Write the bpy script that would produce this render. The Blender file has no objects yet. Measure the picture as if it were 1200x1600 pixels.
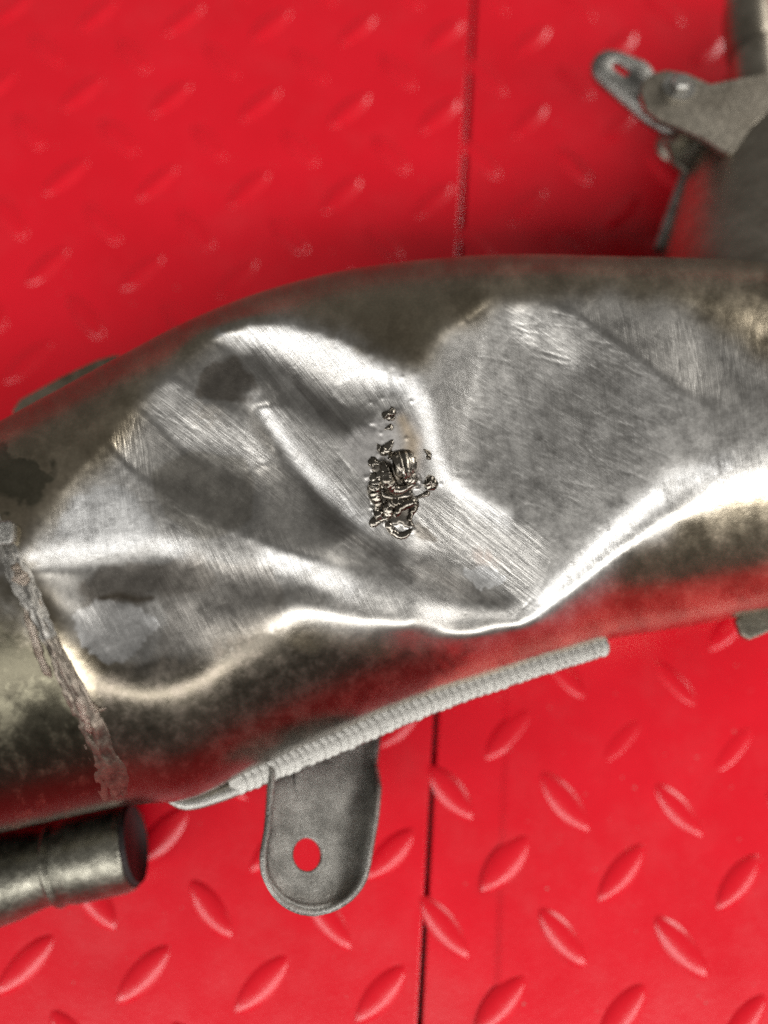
import bpy, bmesh, math, random
import numpy as np
from mathutils import Vector, Matrix

# ------------------------------------------------------------------ camera
sc = bpy.context.scene
C = sc.collection
FPX, TH = 1247.0, math.radians(14.6)          # focal length in photo pixels (1200 x 1600), tilt from straight down
CAM = np.array([0.0, -0.045, 0.220])          # metres above the bench
cam = bpy.data.cameras.new("camera")
cam.sensor_fit = 'VERTICAL'; cam.sensor_height = 36.0; cam.sensor_width = 27.0
cam.lens = FPX / 1600.0 * 36.0
cam.clip_start = 0.005; cam.clip_end = 20.0
cam.dof.use_dof = True
cam.dof.focus_distance = 0.163
cam.dof.aperture_fstop = 4.2
camo = bpy.data.objects.new("camera", cam); C.objects.link(camo)
camo.location = CAM; camo.rotation_euler = (TH, 0, 0)
sc.camera = camo

# ------------------------------------------------------------------ light
w = bpy.data.worlds.new("World"); sc.world = w; w.use_nodes = True
bg = w.node_tree.nodes["Background"]
bg.inputs[0].default_value = (0.60, 0.575, 0.54, 1); bg.inputs[1].default_value = 0.175

def area(name, loc, target, size, size_y, power, color):
    l = bpy.data.lights.new(name, 'AREA'); l.shape = 'RECTANGLE'; l.size = size; l.size_y = size_y
    l.energy = power; l.color = color
    o = bpy.data.objects.new(name, l); C.objects.link(o)
    o.location = loc
    o.rotation_euler = (Vector(target) - Vector(loc)).to_track_quat('-Z', 'Y').to_euler()
    return o
# workshop ceiling lamp behind and above the photographer, stretched wide to shape the metal's highlights; a second over the far right
area("ceiling_lamp", (0.02, -0.88, 1.02), (0, 0, 0.05), 4.20, 0.34, 28.0, (1.0, 0.985, 0.96))
area("side_lamp", (1.75, 1.10, 0.95), (0, 0, 0.03), 0.90, 0.80, 17.0, (1.0, 0.965, 0.91))

sc.view_settings.view_transform = 'Standard'; sc.view_settings.look = 'None'
sc.view_settings.exposure = 0.45; sc.view_settings.gamma = 1.0
sc.view_settings.use_curve_mapping = False
sc.cycles.use_denoising = False
sc.cycles.max_bounces = 8; sc.cycles.glossy_bounces = 5
sc.cycles.sample_clamp_indirect = 6.0

# ------------------------------------------------------------------ pixel <-> place
ct, st = math.cos(TH), math.sin(TH)
def ray(px, py):
    x = (np.asarray(px, float) - 600.0) / FPX; y = -(np.asarray(py, float) - 800.0) / FPX
    return np.stack([x, y * ct + st, y * st - ct], -1)            # depth along the axis = 1
def P(px, py, z):
    d = ray(px, py); t = (z - CAM[2]) / d[..., 2]
    return CAM + d * t[..., None]
def V(px, py, z): return Vector(P(px, py, z))
def project(p):
    q = p - CAM
    y = q[..., 1] * ct + q[..., 2] * st; zc = -q[..., 1] * st + q[..., 2] * ct
    return 600.0 + FPX * q[..., 0] / -zc, 800.0 - FPX * y / -zc

# ------------------------------------------------------------------ helpers
def put(o, parent=None, label=None, cat=None, group=None, kind=None):
    if o.name not in C.objects: C.objects.link(o)
    if parent is not None: o.parent = parent
    if label: o['label'] = label
    if cat: o['category'] = cat
    if group: o['group'] = group
    if kind: o['kind'] = kind
    return o
def mesh(name, verts, faces, mat, parent=None, smooth=True, **kw):
    me = bpy.data.meshes.new(name)
    me.from_pydata([tuple(v) for v in verts], [], faces)
    if smooth: me.polygons.foreach_set('use_smooth', [True] * len(me.polygons))
    me.materials.append(mat)
    return put(bpy.data.objects.new(name, me), parent, **kw)
def empty(name, loc, **kw):
    o = bpy.data.objects.new(name, None); o.location = loc; o.empty_display_size = 0.01
    put(o, **kw); bpy.context.view_layer.update()
    return o
def child(o, root):
    o.parent = root; o.matrix_parent_inverse = root.matrix_world.inverted(); return o
def grid_faces(nu, nv, wrap=False):
    f = []
    for i in range(nu - 1):
        for j in range(nv if wrap else nv - 1):
            k = (j + 1) % nv
            f.append((i * nv + j, (i + 1) * nv + j, (i + 1) * nv + k, i * nv + k))
    return f
def cr(pts, t):
    """Catmull-Rom through pts (n,k) at parameters t in [0,n-1]."""
    pts = np.asarray(pts, float); n = len(pts)
    ext = np.vstack([2 * pts[0] - pts[1], pts, 2 * pts[-1] - pts[-2]])
    t = np.clip(np.asarray(t, float), 0, n - 1 - 1e-9); i = t.astype(int); f = (t - i)[:, None]
    a, b, c, d = ext[i], ext[i + 1], ext[i + 2], ext[i + 3]
    return 0.5 * (2 * b + (c - a) * f + (2 * a - 5 * b + 4 * c - d) * f ** 2 + (3 * b - a - 3 * c + d) * f ** 3)
def tube_mesh(path, radii, nseg=16, caps=True, rng=None, rough=0.0, flat=None):
    """Swept tube along path (n,3); returns verts, faces."""
    path = np.asarray(path, float); n = len(path)
    tan = np.gradient(path, axis=0); tan /= np.linalg.norm(tan, axis=1)[:, None]
    up = np.array([0, 0, 1.0]); vs = []
    for i in range(n):
        s = np.cross(tan[i], up); ln = np.linalg.norm(s); s = s / ln if ln > 1e-6 else np.array([1.0, 0, 0])
        b = np.cross(s, tan[i])
        for k in range(nseg):
            a = 2 * math.pi * k / nseg
            r = radii[i] * (1 + (rng.uniform(-rough, rough) if rng is not None else 0))
            vs.append(path[i] + r * (math.cos(a) * s + (flat if flat else 1.0) * math.sin(a) * b))
    f = grid_faces(n, nseg, True)
    if caps: f += [tuple(range(nseg))[::-1], tuple((n - 1) * nseg + k for k in range(nseg))]
    return vs, f

# numpy noise and painting in a window of photo pixels
X0, X1, Y0, Y1 = -120, 1320, 376, 1336
W_, H_ = X1 - X0, Y1 - Y0
GX, GY = np.meshgrid(np.arange(X0, X1), np.arange(Y0, Y1))
rs = np.random.RandomState(11)
_fx = np.fft.rfftfreq(W_)[None, :]; _fy = np.fft.fftfreq(H_)[:, None]
def blur(a, s, sy=None, ang=0.0):
    sy = s if sy is None else sy
    c, n = math.cos(ang), math.sin(ang)
    u = _fx * c + _fy * n; v = -_fx * n + _fy * c
    return np.fft.irfft2(np.fft.rfft2(a) * np.exp(-2 * math.pi ** 2 * ((u * s) ** 2 + (v * sy) ** 2)), s=a.shape)
def noise(s, sy=None, ang=0.0):
    a = blur(rs.randn(H_, W_), s, sy, ang); return a / a.std()
def fbm(s, octaves=4, g=0.55):
    a = np.zeros((H_, W_)); k = 1.0
    for o in range(octaves): a += k * noise(max(s / 2 ** o, 0.6)); k *= g
    return a / a.std()
def poly_mask(pts, soft):
    p = np.asarray(pts, float); n = len(p); out = np.zeros((H_, W_)); pad = int(4 * soft + 3)
    x0, y0 = max(int(p[:, 0].min()) - pad - X0, 0), max(int(p[:, 1].min()) - pad - Y0, 0)
    x1, y1 = min(int(p[:, 0].max()) + pad - X0, W_), min(int(p[:, 1].max()) + pad - Y0, H_)
    gx, gy = GX[y0:y1, x0:x1], GY[y0:y1, x0:x1]; m = np.zeros(gx.shape, bool)
    for i in range(n):
        (xa, ya), (xb, yb) = p[i], p[(i + 1) % n]
        if ya == yb: continue
        r0, r1 = max(int(math.ceil(min(ya, yb))) - Y0 - y0, 0), min(int(math.ceil(max(ya, yb))) - Y0 - y0, m.shape[0])
        if r1 > r0: m[r0:r1] ^= gx[r0:r1] < (xb - xa) * (gy[r0:r1] - ya) / (yb - ya) + xa
    a = np.pad(m.astype(float), pad, 'edge'); u = np.fft.rfftfreq(a.shape[1])[None, :]; v = np.fft.fftfreq(a.shape[0])[:, None]
    a = np.fft.irfft2(np.fft.rfft2(a) * np.exp(-2 * math.pi ** 2 * soft ** 2 * (u * u + v * v)), s=a.shape)
    out[y0:y1, x0:x1] = np.clip(a[pad:pad + m.shape[0], pad:pad + m.shape[1]], 0, 1); return out
def line_mask(pts, width, closed=False):
    """gaussian falloff round a polyline, width = sigma in pixels (number or one per point)"""
    p = np.asarray(pts, float); out = np.zeros((H_, W_))
    wd = np.broadcast_to(np.asarray(width, float), (len(p),))
    for i in range(len(p) - 1):
        a, b = p[i], p[i + 1]; m = 3.2 * max(wd[i], wd[i + 1])
        xs = slice(int(max(min(a[0], b[0]) - m - X0, 0)), int(max(min(max(a[0], b[0]) + m - X0, W_), 0)))
        ys = slice(int(max(min(a[1], b[1]) - m - Y0, 0)), int(max(min(max(a[1], b[1]) + m - Y0, H_), 0)))
        gx, gy = GX[ys, xs], GY[ys, xs]
        if gx.size == 0: continue
        d = b - a; L = (d * d).sum() + 1e-9
        t = np.clip(((gx - a[0]) * d[0] + (gy - a[1]) * d[1]) / L, 0, 1)
        r2 = (gx - a[0] - t * d[0]) ** 2 + (gy - a[1] - t * d[1]) ** 2
        s = wd[i] + (wd[i + 1] - wd[i]) * t
        out[ys, xs] = np.maximum(out[ys, xs], np.exp(-0.5 * r2 / s ** 2))
    return out
def smp(a, px, py):
    x = np.clip(px - X0, 0, W_ - 1.001); y = np.clip(py - Y0, 0, H_ - 1.001)
    i, j = x.astype(int), y.astype(int); fx, fy = x - i, y - j
    if a.ndim == 3: fx, fy = fx[..., None], fy[..., None]
    return (a[j, i] * (1 - fx) + a[j, i + 1] * fx) * (1 - fy) + (a[j + 1, i] * (1 - fx) + a[j + 1, i + 1] * fx) * fy

# ------------------------------------------------------------------ materials
def nm(name):
    m = bpy.data.materials.new(name); m.use_nodes = True
    nt = m.node_tree; return m, nt, nt.nodes["Principled BSDF"]
def N(nt, t, **kw):
    n = nt.nodes.new(t)
    for k, v in kw.items():
        if k in n.inputs: n.inputs[k].default_value = v
        else: setattr(n, k, v)
    return n
def noise_node(nt, scale, detail=4, rough=0.6, coord='Object', stretch=None):
    tc = N(nt, 'ShaderNodeTexCoord'); n = N(nt, 'ShaderNodeTexNoise', Scale=scale, Detail=detail, Roughness=rough)
    src = tc.outputs[coord]
    if stretch:
        mp = N(nt, 'ShaderNodeMapping'); mp.inputs['Scale'].default_value = stretch
        nt.links.new(src, mp.inputs[0]); src = mp.outputs[0]
    nt.links.new(src, n.inputs['Vector']); return n
def ramp(nt, src, stops):
    r = N(nt, 'ShaderNodeValToRGB'); cr_ = r.color_ramp
    while len(cr_.elements) < len(stops): cr_.elements.new(0.5)
    for e, (p, c) in zip(cr_.elements, stops):
        e.position = p; e.color = (c, c, c, 1) if not hasattr(c, '__len__') else (*c, 1)
    nt.links.new(src, r.inputs[0]); return r
def bump(nt, bsdf, src, strength, dist):
    b = N(nt, 'ShaderNodeBump', Strength=strength, Distance=dist)
    nt.links.new(src, b.inputs['Height']); nt.links.new(b.outputs[0], bsdf.inputs['Normal']); return b

def red_paint():
    m, nt, b = nm("red_paint")
    n1 = noise_node(nt, 22, 5, 0.6); n2 = noise_node(nt, 900, 3, 0.6)
    col = ramp(nt, n1.outputs[0], [(0.3, (0.66, 0.0060, 0.0165)), (0.7, (0.76, 0.0090, 0.0235))])
    # pale scuffs
    n3 = noise_node(nt, 120, 6, 0.72); sm = ramp(nt, n3.outputs[0], [(0.66, 0.0), (0.76, 1.0)])
    mx = N(nt, 'ShaderNodeMix', data_type='RGBA'); mx.inputs[7].default_value = (0.62, 0.10, 0.11, 1)
    ml = N(nt, 'ShaderNodeMath', operation='MULTIPLY'); ml.inputs[1].default_value = 0.5
    nt.links.new(sm.outputs[0], ml.inputs[0]); nt.links.new(ml.outputs[0], mx.inputs[0])
    nt.links.new(col.outputs[0], mx.inputs[6]); nt.links.new(mx.outputs[2], b.inputs['Base Color'])
    n4 = noise_node(nt, 34, 8, 0.75); s4 = ramp(nt, n4.outputs[0], [(0.50, 0.0), (0.72, 1.0)])
    m4 = N(nt, 'ShaderNodeMath', operation='MULTIPLY'); m4.inputs[1].default_value = 0.11; nt.links.new(s4.outputs[0], m4.inputs[0])
    mx2 = N(nt, 'ShaderNodeMix', data_type='RGBA'); mx2.inputs[7].default_value = (0.62, 0.10, 0.105, 1)
    nt.links.new(m4.outputs[0], mx2.inputs[0]); nt.links.new(mx.outputs[2], mx2.inputs[6]); nt.links.new(mx2.outputs[2], b.inputs['Base Color'])
    n5 = noise_node(nt, 700, 2, 0.5); s5 = ramp(nt, n5.outputs[0], [(0.74, 0.0), (0.78, 1.0)])
    mx3 = N(nt, 'ShaderNodeMix', data_type='RGBA'); mx3.inputs[7].default_value = (0.30, 0.20, 0.18, 1)
    nt.links.new(s5.outputs[0], mx3.inputs[0]); nt.links.new(mx2.outputs[2], mx3.inputs[6]); nt.links.new(mx3.outputs[2], b.inputs['Base Color'])
    r = ramp(nt, n4.outputs[0], [(0.30, 0.19), (0.72, 0.36)]); nt.links.new(r.outputs[0], b.inputs['Roughness'])
    b.inputs['Specular IOR Level'].default_value = 0.5
    bump(nt, b, n2.outputs[0], 0.25, 0.0002)
    return m
def plain_metal(name, c0, c1, r0, r1, scale=140, bstr=0.3, metallic=1.0, bd=0.0004):
    m, nt, b = nm(name)
    n1 = noise_node(nt, scale, 6, 0.65); n2 = noise_node(nt, scale * 9, 4, 0.65)
    col = ramp(nt, n1.outputs[0], [(0.32, c0), (0.68, c1)]); nt.links.new(col.outputs[0], b.inputs['Base Color'])
    rr = ramp(nt, n2.outputs[0], [(0.3, r0), (0.7, r1)]); nt.links.new(rr.outputs[0], b.inputs['Roughness'])
    b.inputs['Metallic'].default_value = metallic
    bump(nt, b, n2.outputs[0], bstr, bd)
    return m
RED = red_paint()
DARK = plain_metal("gap_grime", (0.01, 0.008, 0.008), (0.03, 0.02, 0.02), 0.6, 0.9, metallic=0)
TABM = plain_metal("cast_grey_metal", (0.19, 0.185, 0.17), (0.44, 0.43, 0.40), 0.36, 0.62, 170, 0.8)
WELDM = plain_metal("fresh_weld_metal", (0.25, 0.24, 0.22), (0.42, 0.41, 0.38), 0.34, 0.52, 260, 0.35)
BURR = plain_metal("torn_metal", (0.06, 0.05, 0.036), (0.36, 0.33, 0.285), 0.15, 0.26, 160, 0.2)
STUB = plain_metal("mottled_tube_metal", (0.06, 0.058, 0.045), (0.34, 0.325, 0.27), 0.3, 0.5, 60, 0.4)
AGED = plain_metal("aged_brown_metal", (0.25, 0.22, 0.175), (0.46, 0.42, 0.35), 0.34, 0.5, 60, 0.4)
SOOT = plain_metal("sooty_tube_metal", (0.07, 0.065, 0.05), (0.30, 0.28, 0.23), 0.38, 0.6, 90, 0.5)
TAN = plain_metal("heat_tinted_metal", (0.22, 0.18, 0.125), (0.46, 0.40, 0.31), 0.32, 0.5, 70, 0.4)
BOLTM = plain_metal("bolt_steel", (0.26, 0.25, 0.23), (0.44, 0.43, 0.40), 0.34, 0.48, 200, 0.2)

def shell_metal():
    """bare and heat-filmed sheet: colour and gloss come from the sheet's wear, plus fine directional grinding grain"""
    m, nt, b = nm("ground_sheet_metal")
    a = N(nt, 'ShaderNodeAttribute'); a.attribute_name = 'tint'
    r = N(nt, 'ShaderNodeAttribute'); r.attribute_name = 'rough'
    g = N(nt, 'ShaderNodeAttribute'); g.attribute_name = 'grain'
    k = N(nt, 'ShaderNodeAttribute'); k.attribute_name = 'skin'
    sep = N(nt, 'ShaderNodeSeparateColor'); nt.links.new(g.outputs['Color'], sep.inputs[0])
    tot = None
    for ch, ang in ((sep.outputs[0], 82), (sep.outputs[1], 50), (sep.outputs[2], 37), (g.outputs['Alpha'], 64)):
        m1 = N(nt, 'ShaderNodeMapping'); m1.inputs['Rotation'].default_value = (0, 0, math.radians(-ang))
        m2 = N(nt, 'ShaderNodeMapping'); m2.inputs['Scale'].default_value = (1 / 70.0, 1 / 2.6, 1)
        nz = N(nt, 'ShaderNodeTexNoise', Scale=1.0, Detail=3, Roughness=0.65)
        nt.links.new(k.outputs['Vector'], m1.inputs[0]); nt.links.new(m1.outputs[0], m2.inputs[0]); nt.links.new(m2.outputs[0], nz.inputs['Vector'])
        s1 = N(nt, 'ShaderNodeMath', operation='SUBTRACT'); s1.inputs[1].default_value = 0.5; nt.links.new(nz.outputs[0], s1.inputs[0])
        s2 = N(nt, 'ShaderNodeMath', operation='MULTIPLY'); nt.links.new(s1.outputs[0], s2.inputs[0]); nt.links.new(ch, s2.inputs[1])
        if tot is None: tot = s2
        else:
            ad = N(nt, 'ShaderNodeMath', operation='ADD'); nt.links.new(tot.outputs[0], ad.inputs[0]); nt.links.new(s2.outputs[0], ad.inputs[1]); tot = ad
    n2 = noise_node(nt, 2600, 3, 0.7); n1 = noise_node(nt, 1900, 5, 0.75)
    mr = ramp(nt, n1.outputs[0], [(0.25, 0.80), (0.75, 1.16)])
    mm = N(nt, 'ShaderNodeMix', data_type='RGBA', blend_type='MULTIPLY'); mm.inputs[0].default_value = 1.0
    nt.links.new(a.outputs['Color'], mm.inputs[6]); nt.links.new(mr.outputs[0], mm.inputs[7])
    nt.links.new(mm.outputs[2], b.inputs['Base Color'])
    rm = N(nt, 'ShaderNodeMath', operation='MULTIPLY_ADD'); rm.inputs[1].default_value = 0.22
    nt.links.new(tot.outputs[0], rm.inputs[0]); nt.links.new(r.outputs['Fac'], rm.inputs[2]); nt.links.new(rm.outputs[0], b.inputs['Roughness'])
    b.inputs['Metallic'].default_value = 1.0
    b1 = N(nt, 'ShaderNodeBump', Strength=1.0, Distance=0.000055); nt.links.new(tot.outputs[0], b1.inputs['Height'])
    b2 = N(nt, 'ShaderNodeBump', Strength=0.08, Distance=0.00012); nt.links.new(n2.outputs[0], b2.inputs['Height'])
    nt.links.new(b1.outputs[0], b2.inputs['Normal']); nt.links.new(b2.outputs[0], b.inputs['Normal'])
    return m
SHELL = shell_metal()
def weld_scale():
    m, nt, b = nm("weld_scale")
    a = N(nt, 'ShaderNodeAttribute'); a.attribute_name = 'tint'; n1 = noise_node(nt, 900, 5, 0.7)
    mr = ramp(nt, n1.outputs[0], [(0.3, 0.6), (0.7, 1.25)]); mm = N(nt, 'ShaderNodeMix', data_type='RGBA', blend_type='MULTIPLY'); mm.inputs[0].default_value = 1.0
    nt.links.new(a.outputs['Color'], mm.inputs[6]); nt.links.new(mr.outputs[0], mm.inputs[7]); nt.links.new(mm.outputs[2], b.inputs['Base Color'])
    b.inputs['Metallic'].default_value = 0.85; b.inputs['Roughness'].default_value = 0.42
    bump(nt, b, n1.outputs[0], 0.5, 0.0003); return m
SCALE = weld_scale()

# ------------------------------------------------------------------ the red tread-plate bench top
s0, s1 = P(656, 1600, 0.0), P(741, 0, 0.0)
sd = (s1 - s0) / np.linalg.norm(s1 - s0); sx = np.array([sd[1], -sd[0], 0.0])      # along the joint, to its right
def strip_panel(name, prof, label):
    n = len(prof); vs = []; LS = ((-0.35, 1), (0.06, 1), (0.13, 0), (0.55, 0))       # the fold runs out under the pipe
    for L, k in LS:
        for (x, z) in prof: vs.append(s0 + sd * L + sx * x + np.array([0, 0, z * k if z > 0 else z]))
    return mesh(name, vs, grid_faces(len(LS), n), RED, smooth=False, label=label, kind='structure')
def rounded(sgn, rise):
    p = [(0.0006, -0.004)]
    for k in range(6):
        a = math.pi / 2 * k / 5
        p.append((0.0006 + 0.0008 * (1 - math.cos(a)), -0.0008 + 0.0008 * math.sin(a)))
    for k in range(9):
        t = k / 8; p.append((0.0172 + 0.0026 * t, rise * (3 * t * t - 2 * t ** 3)))
    p.append((0.50, rise))
    return [(sgn * x, z) for x, z in p]
RISE_R, RISE_L = 0.0006, 0.0
plate_r = strip_panel('tread_plate', rounded(1, RISE_R)[::-1], 'red painted tread plate right of the dark joint line')
plate_l = strip_panel('tread_plate', rounded(-1, RISE_L), 'red painted tread plate left of the dark joint line')
ub = [s0 + sd * a + sx * b + np.array([0, 0, -0.0042]) for a, b in ((-.35, -.5), (.55, -.5), (.55, .5), (-.35, .5))]
mesh('bench_base', ub, [(0, 3, 2, 1)], DARK, smooth=False, label='dark grimy bench base under the joint of the plates', kind='structure')

def tread_mesh():
    """pointed lens-shaped tread, 18 mm long, domed, with a soft foot"""
    nL, nW = 17, 9; vs = []; a, bw, h = 0.0093, 0.0036, 0.00105
    for i in range(nL):
        u = -1 + 2 * i / (nL - 1); wd = bw * (1 - u * u) ** 0.75 + 0.00012
        hh = h * (1 - u ** 4) ** 0.8
        for j in range(nW):
            v = -1 + 2 * j / (nW - 1)
            vs.append((a * u, wd * v, hh * (1 - abs(v) ** 2.6) - 0.0001))
    me = bpy.data.meshes.new('tread'); me.from_pydata(vs, [], grid_faces(nL, nW))
    me.polygons.foreach_set('use_smooth', [True] * len(me.polygons)); me.materials.append(RED); return me
TM = tread_mesh()
# the lattice of the plate: origin at a tread read off the photograph, rows turned about 4 degrees
o0 = P(970, 1158, 0.0)
ax_ang = math.radians(-4.2)
ux = np.array([math.cos(ax_ang), math.sin(ax_ang), 0]) * 0.0295
uy = np.array([-math.sin(ax_ang), math.cos(ax_ang), 0]) * 0.0322
rt = random.Random(5)
for i in range(-9, 4):
    for j in range(-3, 8):
        for k in (0, 1):
            p = o0 + ux * (i + 0.5 * k) + uy * (j + 0.5 * k)
            a, b = project(p)
            if not (-120 < a < 1320 and -120 < b < 1720): continue
            loc = (p - s0) @ sx
            if abs(loc) < 0.0062 and k == 0 or abs(loc) < 0.0045: continue
            z = (RISE_R if loc > 0.0185 and (p - s0) @ sd < 0.06 else 0.0) if loc > 0 else (RISE_L if loc < -0.0185 else 0.0)
            o = bpy.data.objects.new('tread', TM)
            o.location = (p[0], p[1], z - 0.00005)
            o.rotation_euler = (0, 0, math.radians(46 if k == 0 else -50) + rt.uniform(-.04, .04))
            s = rt.uniform(0.93, 1.05); o.scale = (s, s * rt.uniform(.93, 1.07), rt.uniform(.85, 1.1))
            put(o, plate_r if loc > 0 else plate_l)

# ------------------------------------------------------------------ the dented exhaust pipe
# outline stations: far edge and near edge of the pipe
T_ = [(-330, 800), (-80, 697), (60, 625), (180, 560), (300, 498), (420, 452), (550, 420), (700, 402), (820, 397), (950, 400), (1080, 403), (1200, 410), (1400, 430)]
B_ = [(-130, 1332), (172, 1264), (300, 1248), (400, 1200), (500, 1155), (590, 1117), (680, 1083), (780, 1051), (870, 1023), (960, 998), (1080, 978), (1200, 955), (1400, 915)]
ZC, BB = 0.038, 0.036
def station(u, phi):
    """undented pipe surface: u (n,) station parameter, phi (m,) angle round the pipe, 0 = facing the camera"""
    t, b = cr(T_, u), cr(B_, u)
    dT, dB = ray(t[:, 0], t[:, 1]), ray(b[:, 0], b[:, 1])
    dT /= np.linalg.norm(dT, axis=1)[:, None]; dB /= np.linalg.norm(dB, axis=1)[:, None]
    e1 = dT + dB; e1 /= np.linalg.norm(e1, axis=1)[:, None]
    e2 = dB - dT; e2 /= np.linalg.norm(e2, axis=1)[:, None]
    al = np.arccos(np.clip((dT * dB).sum(1), -1, 1)) / 2
    Dc = (ZC - CAM[2]) / e1[:, 2]
    a = np.tan(al) * np.sqrt(Dc ** 2 - BB ** 2)
    c = CAM + e1 * Dc[:, None]
    p = c[:, None] + (a[:, None] * np.sin(phi))[..., None] * e2[:, None] - (BB * np.cos(phi))[None, :, None] * e1[:, None]
    return p
NU, NPHI = 860, 560
DX0, DY0, DST = -64, 356, 12
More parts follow.
